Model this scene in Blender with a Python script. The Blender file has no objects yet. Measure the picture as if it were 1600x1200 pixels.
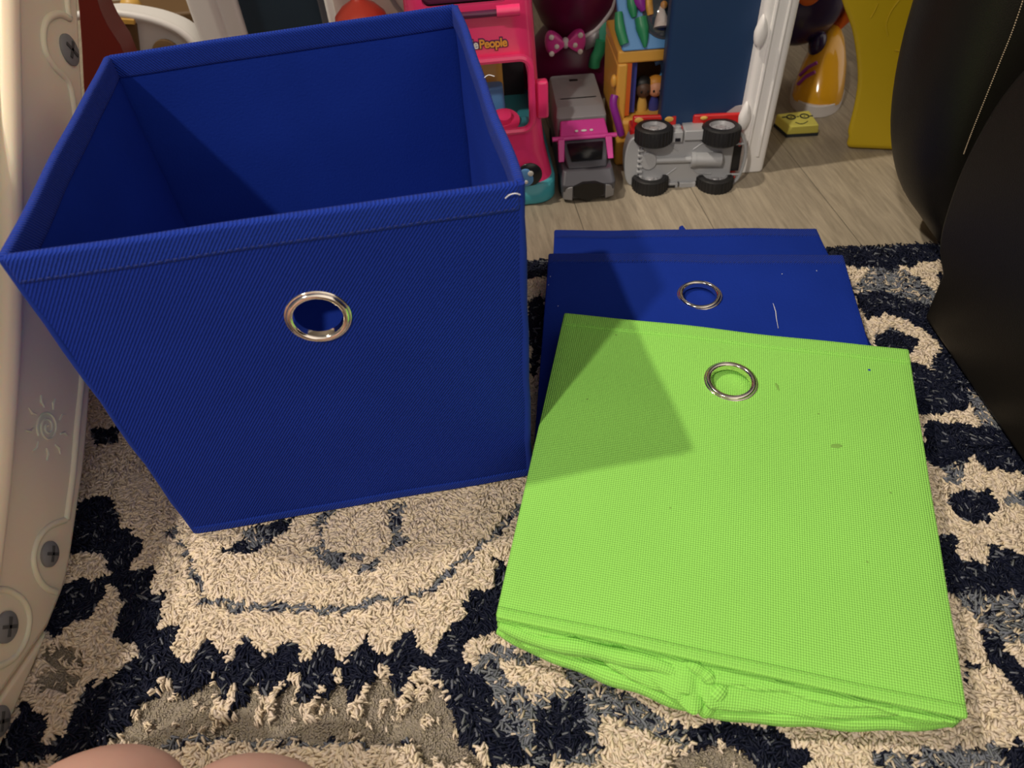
import bpy, bmesh, math, random
import numpy as np
from mathutils import Vector, Matrix
random.seed(4); rng = np.random.default_rng(7)
D = bpy.data; COL = bpy.context.scene.collection
# ------------------------------------------------------------------ camera
F, PITCH, ROLL, H = 1122.59, 0.81201, -0.078033, 0.490297
_f = Vector((0, math.cos(PITCH), -math.sin(PITCH))); _r = Vector((1, 0, 0)); _u = _r.cross(_f)
CR = math.cos(ROLL) * _r + math.sin(ROLL) * _u
CU = -math.sin(ROLL) * _r + math.cos(ROLL) * _u
EYE = Vector((0, 0, H))
def ray(px, py): return _f + (px - 800) / F * CR - (py - 600) / F * CU
def U(px, py, z=0.0):  d = ray(px, py); return EYE + d * ((z - H) / d.z)
def UY(px, py, y):     d = ray(px, py); return EYE + d * (y / d.y)
def UX(px, py, x):     d = ray(px, py); return EYE + d * (x / d.x)
cam = D.cameras.new('camera'); co = D.objects.new('camera', cam); COL.objects.link(co)
cam.sensor_width = 36; cam.lens = F / 1600 * 36; cam.clip_start = 0.01
M = Matrix((CR, CU, -_f)).transposed().to_4x4(); M.translation = EYE; co.matrix_world = M
cam.dof.use_dof = True; cam.dof.focus_distance = 0.60; cam.dof.aperture_fstop = 9.0
bpy.context.scene.camera = co
# ------------------------------------------------------------------ materials
MAT = {}
def mat(name, col, rough=0.5, metal=0.0, bump=None, var=0.0, vscale=8.0, spec=0.5, coat=0.0, sheen=0.0, sss=0.0, alpha=1.0, trans=0.0):
    m = D.materials.new(name); m.use_nodes = True; n = m.node_tree.nodes; l = m.node_tree.links
    b = n['Principled BSDF']; b.inputs['Roughness'].default_value = rough; b.inputs['Metallic'].default_value = metal
    b.inputs['Specular IOR Level'].default_value = spec; b.inputs['Coat Weight'].default_value = coat
    b.inputs['Sheen Weight'].default_value = sheen; b.inputs['Subsurface Weight'].default_value = sss
    b.inputs['Subsurface Scale'].default_value = 0.01
    b.inputs['Alpha'].default_value = alpha; b.inputs['Transmission Weight'].default_value = trans
    tc = n.new('ShaderNodeTexCoord')
    nz = n.new('ShaderNodeTexNoise'); nz.inputs['Scale'].default_value = vscale; nz.inputs['Detail'].default_value = 6
    l.new(tc.outputs['Object'], nz.inputs['Vector'])
    mx = n.new('ShaderNodeMix'); mx.data_type = 'RGBA'
    c = Vector(col)
    mx.inputs['A'].default_value = (*(c * (1 - var)), 1); mx.inputs['B'].default_value = (*(c * (1 + var)), 1)
    l.new(nz.outputs['Fac'], mx.inputs['Factor']); l.new(mx.outputs['Result'], b.inputs['Base Color'])
    if bump:
        kind, sc, st = bump
        bp = n.new('ShaderNodeBump'); bp.inputs['Strength'].default_value = st; bp.inputs['Distance'].default_value = 0.001
        if kind == 'noise':
            t = n.new('ShaderNodeTexNoise'); t.inputs['Scale'].default_value = sc; t.inputs['Detail'].default_value = 5
            l.new(tc.outputs['Object'], t.inputs['Vector']); l.new(t.outputs['Fac'], bp.inputs['Height'])
        elif kind == 'twill':
            t = n.new('ShaderNodeTexWave'); t.wave_type = 'BANDS'; t.bands_direction = 'DIAGONAL'; t.inputs['Scale'].default_value = sc
            t.inputs['Distortion'].default_value = 1.2; t.inputs['Detail'].default_value = 2; t.inputs['Detail Scale'].default_value = 3
            mp = n.new('ShaderNodeMapping'); mp.inputs['Scale'].default_value = (-1.15, 0.85, 1); l.new(tc.outputs['UV'], mp.inputs['Vector']); l.new(mp.outputs[0], t.inputs['Vector']); l.new(t.outputs['Fac'], bp.inputs['Height'])
            # the woven ribs are a little lighter than the furrows
            m2 = n.new('ShaderNodeMix'); m2.data_type = 'RGBA'; m2.blend_type = 'MULTIPLY'
            m2.inputs['Factor'].default_value = 1.0
            rp = n.new('ShaderNodeMapRange'); rp.inputs['To Min'].default_value = 0.80; rp.inputs['To Max'].default_value = 1.2
            l.new(t.outputs['Fac'], rp.inputs['Value']); l.new(mx.outputs['Result'], m2.inputs['A']); l.new(rp.outputs['Result'], m2.inputs['B'])
            l.new(m2.outputs['Result'], b.inputs['Base Color'])
        elif kind == 'dots':
            vm = n.new('ShaderNodeVectorMath'); vm.operation = 'MULTIPLY'; vm.inputs[1].default_value = (sc, sc, sc)
            l.new(tc.outputs['UV'], vm.inputs[0])
            sx = n.new('ShaderNodeSeparateXYZ'); l.new(vm.outputs[0], sx.inputs[0])
            def mth(op, a, bb=None):
                q = n.new('ShaderNodeMath'); q.operation = op
                for i, v in enumerate((a, bb)):
                    if v is None: continue
                    if isinstance(v, (int, float)): q.inputs[i].default_value = v
                    else: l.new(v, q.inputs[i])
                return q.outputs[0]
            pr = mth('MULTIPLY', mth('SINE', mth('ADD', sx.outputs[0], sx.outputs[1])), mth('SINE', mth('SUBTRACT', sx.outputs[0], sx.outputs[1])))
            l.new(pr, bp.inputs['Height'])
            m2 = n.new('ShaderNodeMix'); m2.data_type = 'RGBA'; m2.blend_type = 'MULTIPLY'; m2.inputs['Factor'].default_value = 1.0
            rp = n.new('ShaderNodeMapRange'); rp.inputs['From Min'].default_value = -1; rp.inputs['To Min'].default_value = 0.72; rp.inputs['To Max'].default_value = 1.18
            l.new(pr, rp.inputs['Value']); l.new(mx.outputs['Result'], m2.inputs['A']); l.new(rp.outputs['Result'], m2.inputs['B'])
            l.new(m2.outputs['Result'], b.inputs['Base Color'])
        l.new(bp.outputs['Normal'], b.inputs['Normal'])
    MAT[name] = m; return m
mat('blue_twill', (0.0075, 0.026, 0.245), 0.85, bump=('twill', 235, 0.6), var=0.12, vscale=14, spec=0.12)
mat('blue_smooth', (0.0075, 0.030, 0.275), 0.85, bump=('noise', 500, 0.4), var=0.2, vscale=10, spec=0.10)
mat('blue_hem', (0.009, 0.034, 0.30), 0.85, bump=('twill', 235, 0.8), var=0.12, vscale=30, sheen=0.04, spec=0.12)
mat('blue_thread', (0.012, 0.03, 0.2), 0.7)
mat('green_fabric', (0.33, 0.78, 0.13), 0.7, bump=('dots', 1900, 0.5), var=0.06, vscale=9, sheen=0.03, spec=0.2)
mat('green_thread', (0.27, 0.66, 0.10), 0.7)
mat('chrome', (0.86, 0.80, 0.72), 0.12, 1.0)
mat('cream_plastic', (0.86, 0.72, 0.54), 0.38, bump=('noise', 700, 0.06), var=0.03, sss=0.5)
mat('white_plastic', (0.90, 0.89, 0.88), 0.4, bump=('noise', 500, 0.08), var=0.04)
mat('grey_cap', (0.20, 0.20, 0.20), 0.5)
mat('cap_slot', (0.06, 0.06, 0.06), 0.6)
mat('pink_plastic', (0.95, 0.05, 0.20), 0.22, var=0.04, coat=0.4)
mat('deep_pink_plastic', (0.62, 0.03, 0.14), 0.35)
mat('turquoise_plastic', (0.06, 0.38, 0.46), 0.35)
mat('seat_yellow', (0.75, 0.45, 0.10), 0.4)
mat('sky_plastic', (0.12, 0.33, 0.68), 0.35, var=0.06)
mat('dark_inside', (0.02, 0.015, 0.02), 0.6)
mat('black_plastic', (0.012, 0.012, 0.014), 0.3)
mat('rubber', (0.010, 0.010, 0.011), 0.5, bump=('noise', 300, 0.2))
mat('white_paint', (0.8, 0.78, 0.74), 0.4)
mat('text_orange', (0.85, 0.36, 0.05), 0.45)
mat('text_outline', (0.10, 0.02, 0.10), 0.5)
mat('dark_pane', (0.10, 0.02, 0.06), 0.12)
mat('silver_grey', (0.34, 0.34, 0.36), 0.38, metal=0.15, var=0.1)
mat('dark_grey', (0.10, 0.10, 0.12), 0.32, metal=0.2, var=0.1)
mat('magenta_plastic', (0.72, 0.06, 0.36), 0.35)
mat('wine_plastic', (0.11, 0.004, 0.045), 0.3, var=0.15)
mat('purple_plastic', (0.04, 0.010, 0.09), 0.3, var=0.15)
mat('lilac_plastic', (0.30, 0.03, 0.34), 0.3)
mat('mint_plastic', (0.08, 0.45, 0.30), 0.4)
mat('green_plastic', (0.025, 0.26, 0.11), 0.4)
mat('yellow_frame', (0.80, 0.42, 0.07), 0.35)
mat('orange_plastic', (0.70, 0.14, 0.02), 0.4)
mat('truck_grey', (0.40, 0.41, 0.43), 0.35, metal=0.1, var=0.06)
mat('red_plastic', (0.62, 0.02, 0.02), 0.3, coat=0.2)
mat('brown_wall', (0.16, 0.09, 0.035), 0.6, var=0.2)
mat('navy_board', (0.012, 0.045, 0.13), 0.45, bump=('noise', 60, 0.1), var=0.12)
mat('teal_board', (0.015, 0.035, 0.06), 0.5, var=0.15)
mat('mustard_plastic', (0.62, 0.44, 0.010), 0.42, bump=('noise', 420, 0.10), var=0.05)
mat('foam_yellow', (0.88, 0.82, 0.16), 0.75, bump=('noise', 500, 0.3))
mat('felt', (0.02, 0.025, 0.03), 0.9)
mat('shoe_yellow', (0.78, 0.40, 0.02), 0.15, coat=0.5)
mat('shoe_navy', (0.02, 0.01, 0.07), 0.25)
mat('sole_white', (0.68, 0.66, 0.68), 0.35)
mat('leather', (0.010, 0.0085, 0.0065), 0.45, bump=('noise', 900, 0.25), var=0.2, spec=0.28)
mat('thread_tan', (0.35, 0.27, 0.18), 0.7)
mat('skin', (0.66, 0.38, 0.30), 0.5, bump=('noise', 160, 0.15), var=0.06, sss=0.15)
mat('shorts_cloth', (0.05, 0.05, 0.06), 0.9)
mat('doll_dark', (0.10, 0.05, 0.03), 0.5)
mat('doll_skin', (0.75, 0.35, 0.20), 0.5)
mat('doll_hair', (0.70, 0.30, 0.04), 0.5)
mat('hair_black', (0.01, 0.01, 0.01), 0.5)
mat('doll_blue', (0.05, 0.06, 0.30), 0.5)
mat('gown_white', (0.70, 0.62, 0.58), 0.6)
mat('coral_plastic', (0.85, 0.10, 0.06), 0.35)
mat('dark_red', (0.22, 0.022, 0.016), 0.4)
mat('wall_paint', (0.10, 0.085, 0.07), 0.8, bump=('noise', 60, 0.1), var=0.05)
mat('lint', (0.75, 0.75, 0.8), 0.9)
mat('ink_blue', (0.01, 0.05, 0.35), 0.6)
mat('stain', (0.20, 0.42, 0.07), 0.8)
def clear_mat():
    m = D.materials.new('clear_plastic'); m.use_nodes = True; n = m.node_tree.nodes; l = m.node_tree.links
    for x in list(n): n.remove(x)
    o = n.new('ShaderNodeOutputMaterial'); t = n.new('ShaderNodeBsdfTransparent'); g = n.new('ShaderNodeBsdfGlossy'); g.inputs['Roughness'].default_value = .08
    x = n.new('ShaderNodeMixShader'); x.inputs[0].default_value = .12
    l.new(t.outputs[0], x.inputs[1]); l.new(g.outputs[0], x.inputs[2]); l.new(x.outputs[0], o.inputs[0]); MAT['clear'] = m
clear_mat()
def floor_mat():
    m = D.materials.new('floor_planks'); m.use_nodes = True; n = m.node_tree.nodes; l = m.node_tree.links; b = n['Principled BSDF']
    tc = n.new('ShaderNodeTexCoord'); mp = n.new('ShaderNodeMapping'); mp.inputs['Rotation'].default_value = (0, 0, math.radians(86))
    l.new(tc.outputs['Object'], mp.inputs['Vector'])
    br = n.new('ShaderNodeTexBrick'); br.inputs['Scale'].default_value = 1; br.inputs['Brick Width'].default_value = 1.2; br.inputs['Row Height'].default_value = 0.15
    br.inputs['Mortar Size'].default_value = 0.0006; br.inputs['Color1'].default_value = (0.37, 0.315, 0.235, 1); br.inputs['Color2'].default_value = (0.30, 0.255, 0.19, 1); br.inputs['Mortar'].default_value = (0.14, 0.12, 0.09, 1)
    l.new(mp.outputs[0], br.inputs['Vector'])
    m2 = n.new('ShaderNodeMapping'); m2.inputs['Scale'].default_value = (9, 95, 9); l.new(mp.outputs[0], m2.inputs['Vector'])
    nz = n.new('ShaderNodeTexNoise'); nz.inputs['Scale'].default_value = 1.6; nz.inputs['Detail'].default_value = 9; nz.inputs['Roughness'].default_value = .7; nz.inputs['Distortion'].default_value = .6
    l.new(m2.outputs[0], nz.inputs['Vector'])
    rp = n.new('ShaderNodeMapRange'); rp.inputs['From Min'].default_value = .25; rp.inputs['From Max'].default_value = .75; rp.inputs['To Min'].default_value = .6; rp.inputs['To Max'].default_value = 1.35
    l.new(nz.outputs['Fac'], rp.inputs['Value'])
    mx = n.new('ShaderNodeMix'); mx.data_type = 'RGBA'; mx.blend_type = 'MULTIPLY'; mx.inputs['Factor'].default_value = 1
    l.new(br.outputs['Color'], mx.inputs['A']); l.new(rp.outputs['Result'], mx.inputs['B']); l.new(mx.outputs['Result'], b.inputs['Base Color'])
    b.inputs['Roughness'].default_value = .5
    bp = n.new('ShaderNodeBump'); bp.inputs['Strength'].default_value = .2; bp.inputs['Distance'].default_value = .001
    l.new(nz.outputs['Fac'], bp.inputs['Height']); l.new(bp.outputs[0], b.inputs['Normal']); MAT['floor'] = m
floor_mat()
def rug_mat():
    m = D.materials.new('rug_yarn'); m.use_nodes = True; n = m.node_tree.nodes; l = m.node_tree.links; b = n['Principled BSDF']
    a = n.new('ShaderNodeAttribute'); a.attribute_name = 'yarn'; l.new(a.outputs['Color'], b.inputs['Base Color'])
    b.inputs['Roughness'].default_value = .6; b.inputs['Specular IOR Level'].default_value = .18
    MAT['rug'] = m
rug_mat()
# ------------------------------------------------------------------ object helpers
def thing(name, label, cat, loc, group=None):
    o = D.objects.new(name, None); COL.objects.link(o); o.location = loc; o.empty_display_size = .02
    o['label'] = label; o['category'] = cat
    if group: o['group'] = group
    return o
def wloc(o):
    v = Vector(o.location)
    return v + wloc(o.parent) if o.parent else v
def mk(name, vs, fs, m, parent=None, smooth=True, uv=None, bevel=0, sub=0, seg=2, solid=0, sharp=40):
    """vs in world coordinates; the object sits at its parent's origin"""
    off = wloc(parent) if parent else Vector((0, 0, 0))
    me = D.meshes.new(name)
    me.from_pydata([tuple(Vector(v) - off) for v in vs], [], fs)
    me.materials.append(MAT[m] if isinstance(m, str) else m)
    if uv is not None:
        L = me.uv_layers.new(name='UVMap')
        for lp in me.loops: L.data[lp.index].uv = uv[lp.vertex_index]
    bm = bmesh.new(); bm.from_mesh(me)
    if solid == 0: bmesh.ops.recalc_face_normals(bm, faces=bm.faces)
    bm.to_mesh(me); bm.free()
    if smooth:
        me.polygons.foreach_set('use_smooth', [True] * len(me.polygons))
        me.set_sharp_from_angle(angle=math.radians(sharp))
    o = D.objects.new(name, me); COL.objects.link(o)
    if parent: o.parent = parent
    if solid:
        s = o.modifiers.new('solid', 'SOLIDIFY'); s.thickness = abs(solid); s.offset = 0 if solid > 0 else -1
    if bevel:
        b = o.modifiers.new('bevel', 'BEVEL'); b.width = bevel; b.segments = seg; b.limit_method = 'ANGLE'; b.angle_limit = math.radians(35)
    if sub:
        s = o.modifiers.new('sub', 'SUBSURF'); s.levels = sub; s.render_levels = sub
    return o
class B:   # mesh buffer that several shapes of ONE part are collected in
    def __init__(s, fr=None): s.v = []; s.f = []; s.pc = []; s.fr = fr or (lambda p: Vector(p))
    def add(s, vs, fs):
        s.pc.append((len(s.v), len(vs), len(s.f), len(fs))); k = len(s.v); s.v += [s.fr(v) for v in vs]; s.f += [tuple(k + i for i in q) for q in fs]; return s
    def box(s, a, b):
        x0, y0, z0 = a; x1, y1, z1 = b
        return s.add([(x0,y0,z0),(x1,y0,z0),(x1,y1,z0),(x0,y1,z0),(x0,y0,z1),(x1,y0,z1),(x1,y1,z1),(x0,y1,z1)],
                     [(0,3,2,1),(4,5,6,7),(0,1,5,4),(1,2,6,5),(2,3,7,6),(3,0,4,7)])
    def tube(s, pts, r, n=10, caps=True):
        pts = [Vector(p) for p in pts]; rs = r if isinstance(r, (list, tuple)) else [r] * len(pts)
        vs = []; fs = []; prev = None
        for i, p in enumerate(pts):
            t = (pts[min(i + 1, len(pts) - 1)] - pts[max(i - 1, 0)]).normalized()
            if prev is None:
                a = t.cross(Vector((0, 0, 1)));
                if a.length < .1: a = t.cross(Vector((1, 0, 0)))
                a.normalize()
            else:
                a = (prev - t * prev.dot(t)).normalized()
            prev = a; b = t.cross(a)
            for k in range(n):
                w = 2 * math.pi * k / n; vs.append(p + (a * math.cos(w) + b * math.sin(w)) * rs[i])
        for i in range(len(pts) - 1):
            for k in range(n):
                fs.append((i*n+k, i*n+(k+1)%n, (i+1)*n+(k+1)%n, (i+1)*n+k))
        if caps: fs.append(tuple(range(n))[::-1]); fs.append(tuple((len(pts)-1)*n + k for k in range(n)))
        return s.add(vs, fs)
    def lathe(s, prof, c, axis=(0,0,1), n=32, closed=False, ridge=None):
        ax = Vector(axis).normalized(); a = ax.cross(Vector((0,0,1)))
        if a.length < .1: a = ax.cross(Vector((1,0,0)))
        a.normalize(); b = ax.cross(a); c = Vector(c); vs = []; fs = []
        for (r, h) in prof:
            for k in range(n):
                w = 2*math.pi*k/n; rr = r * (ridge(w) if ridge else 1)
                vs.append(c + ax*h + (a*math.cos(w)+b*math.sin(w))*rr)
        m = len(prof)
        for i in range(m if closed else m-1):
            j = (i+1) % m
            for k in range(n): fs.append((i*n+k, i*n+(k+1)%n, j*n+(k+1)%n, j*n+k))
        if not closed: fs.append(tuple(range(n))[::-1]); fs.append(tuple((m-1)*n+k for k in range(n)))
        return s.add(vs, fs)
    def ell(s, c, r, n=24, m=14):
        prof = []
        vs = []; fs = []; c = Vector(c)
        for i in range(m+1):
            t = math.pi*i/m
            for k in range(n):
                w = 2*math.pi*k/n
                vs.append((c.x + r[0]*math.sin(t)*math.cos(w), c.y + r[1]*math.sin(t)*math.sin(w), c.z - r[2]*math.cos(t)))
        for i in range(m):
            for k in range(n): fs.append((i*n+k, i*n+(k+1)%n, (i+1)*n+(k+1)%n, (i+1)*n+k))
        fs.append(tuple(range(n))[::-1]); fs.append(tuple(m*n+k for k in range(n)))
        return s.add(vs, fs)
    def prism(s, poly, ext):   # poly: list of 3-D points, ext: extrusion vector
        n = len(poly); e = Vector(ext); vs = [Vector(p) for p in poly] + [Vector(p)+e for p in poly]
        fs = [tuple(range(n))[::-1], tuple(range(n, 2*n))] + [(i, (i+1)%n, n+(i+1)%n, n+i) for i in range(n)]
        return s.add(vs, fs)
    def loft(s, secs, caps=True):
        n = len(secs[0]); vs = [p for q in secs for p in q]; fs = []
        for i in range(len(secs)-1):
            for k in range(n): fs.append((i*n+k, i*n+(k+1)%n, (i+1)*n+(k+1)%n, (i+1)*n+k))
        if caps: fs.append(tuple(range(n))[::-1]); fs.append(tuple((len(secs)-1)*n+k for k in range(n)))
        return s.add(vs, fs)
    def go_each(s, name, m, parent=None, **k):
        return [mk(name, s.v[a:a+n], [tuple(i-a for i in q) for q in s.f[c:c+d]], m, parent, **k) for a, n, c, d in s.pc]
    def go(s, name, m, parent=None, **k): return mk(name, s.v, s.f, m, parent, **k)
def frame(o, yaw=0, pitch=0, roll=0):
    R = Matrix.Rotation(yaw, 3, 'Z') @ Matrix.Rotation(pitch, 3, 'X') @ Matrix.Rotation(roll, 3, 'Y'); o = Vector(o)
    return lambda p: o + R @ Vector(p)
def rrect(w0, w1, y0, y1, z, r, n=6):   # rounded rectangle section at height z
    pts = []
    for (cx, cy, a0) in ((w1-r, y0+r, -90), (w1-r, y1-r, 0), (w0+r, y1-r, 90), (w0+r, y0+r, 180)):
        for k in range(n+1):
            a = math.radians(a0 + 90*k/n); pts.append((cx+r*math.cos(a), cy+r*math.sin(a), z))
    return pts
def rrect2(x0, x1, z0, z1, y, r, n=6):  # rounded rectangle in an upright plane
    return [(p[0], y, p[1]) for p in [(q[0], q[1]) for q in rrect(x0, x1, z0, z1, 0, r, n)]]
def cut(o, cutters):
    for c in cutters:
        md = o.modifiers.new('cut', 'BOOLEAN'); md.operation = 'DIFFERENCE'; md.object = c; md.solver = 'EXACT'
    dg = bpy.context.evaluated_depsgraph_get(); dg.update()
    me = D.meshes.new_from_object(o.evaluated_get(dg)); o.modifiers.clear(); o.data = me
    me.polygons.foreach_set('use_smooth', [True]*len(me.polygons)); me.set_sharp_from_angle(angle=math.radians(35))
    for c in cutters: D.objects.remove(c)
    return o
def catmull(pts, k=6, closed=False):
    P = [Vector(p) for p in pts]; n = len(P); out = []
    rngi = range(n if closed else n-1)
    for i in rngi:
        if closed: a, b, c, d = P[(i-1)%n], P[i], P[(i+1)%n], P[(i+2)%n]
        else: a, b, c, d = P[max(i-1,0)], P[i], P[i+1], P[min(i+2,n-1)]
        for j in range(k):
            t = j/k
            out.append(.5*((2*b)+(c-a)*t+(2*a-5*b+4*c-d)*t*t+(3*b-a-3*c+d)*t**3))
    if not closed: out.append(P[-1])
    return out
# ------------------------------------------------------------------ lights
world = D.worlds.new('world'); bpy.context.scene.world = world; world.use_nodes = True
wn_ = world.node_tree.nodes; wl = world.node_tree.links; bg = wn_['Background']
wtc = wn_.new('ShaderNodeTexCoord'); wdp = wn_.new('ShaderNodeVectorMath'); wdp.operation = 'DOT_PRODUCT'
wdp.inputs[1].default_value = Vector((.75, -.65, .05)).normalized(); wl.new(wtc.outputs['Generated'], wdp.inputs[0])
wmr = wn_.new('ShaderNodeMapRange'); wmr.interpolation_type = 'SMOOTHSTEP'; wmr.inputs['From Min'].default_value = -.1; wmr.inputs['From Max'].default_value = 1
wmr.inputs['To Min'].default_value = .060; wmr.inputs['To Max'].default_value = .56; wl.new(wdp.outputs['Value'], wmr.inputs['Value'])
wl.new(wmr.outputs['Result'], bg.inputs[1]); bg.inputs[0].default_value = (1.0, 0.88, 0.76, 1)   # room ambient plus an added lobe from behind right, lifting slide and toy fronts
def lamp(name, loc, power, r, col):
    l = D.lights.new(name, 'POINT'); l.energy = power; l.shadow_soft_size = r; l.color = col
    o = D.objects.new(name, l); COL.objects.link(o); o.location = loc; return o
lamp('ceiling_bulb', (-1.155, 0.66, 2.46), 70, 0.035, (1.0, 0.88, 0.72))
sl_ = D.lights.new('spot_bulb', 'SPOT'); sl_.energy = 66; sl_.shadow_soft_size = .05; sl_.color = (1, .90, .78); sl_.spot_size = math.radians(37); sl_.spot_blend = .9
slo = D.objects.new('spot_bulb', sl_); COL.objects.link(slo); slo.location = (-1.03, -1.02, 2.05)
slo.rotation_euler = (Vector((.06, .20, 0))-Vector(slo.location)).to_track_quat('-Z', 'Y').to_euler()
sc = bpy.context.scene
sc.view_settings.view_transform = 'Standard'; sc.view_settings.look = 'None'; sc.view_settings.exposure = 1.08; sc.view_settings.gamma = 1
# ------------------------------------------------------------------ setting
ZF = -0.012
fl = B().box((-3, -2.5, ZF-.05), (3, 2.2, ZF)).go('floor', 'floor', smooth=False); fl['kind'] = 'structure'
wb = B().box((-3, 2.2, ZF-.05), (3, 2.3, 2.6)).go('wall_back', 'wall_paint', smooth=False); wb['kind'] = 'structure'
# ------------------------------------------------------------------ rug
def lat(seed, n=64): return np.random.default_rng(seed).random((n, n))
_L = [lat(i) for i in range(8)]
def vnoise(x, y, s, i):
    L = _L[i]; n = L.shape[0]; X = x/s+1000; Y = y/s+1000; xi = np.floor(X).astype(int); yi = np.floor(Y).astype(int)
    fx = X-xi; fy = Y-yi; fx = fx*fx*(3-2*fx); fy = fy*fy*(3-2*fy)
    g = lambda a, b: L[a % n, b % n]
    return (g(xi,yi)*(1-fx)+g(xi+1,yi)*fx)*(1-fy)+(g(xi,yi+1)*(1-fx)+g(xi+1,yi+1)*fx)*fy
def Z7(l): return [(200+a*.4375, 780+b*.4375) for a, b in l]
def Z3(l): return [(700+a*.5625, 900+b*.5625) for a, b in l]
def Z8(l): return [(1250+a*.458, 350+b*.458) for a, b in l]
NAVY, GREY, TAUPE, CREAM = 1, 2, 3, 0
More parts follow.
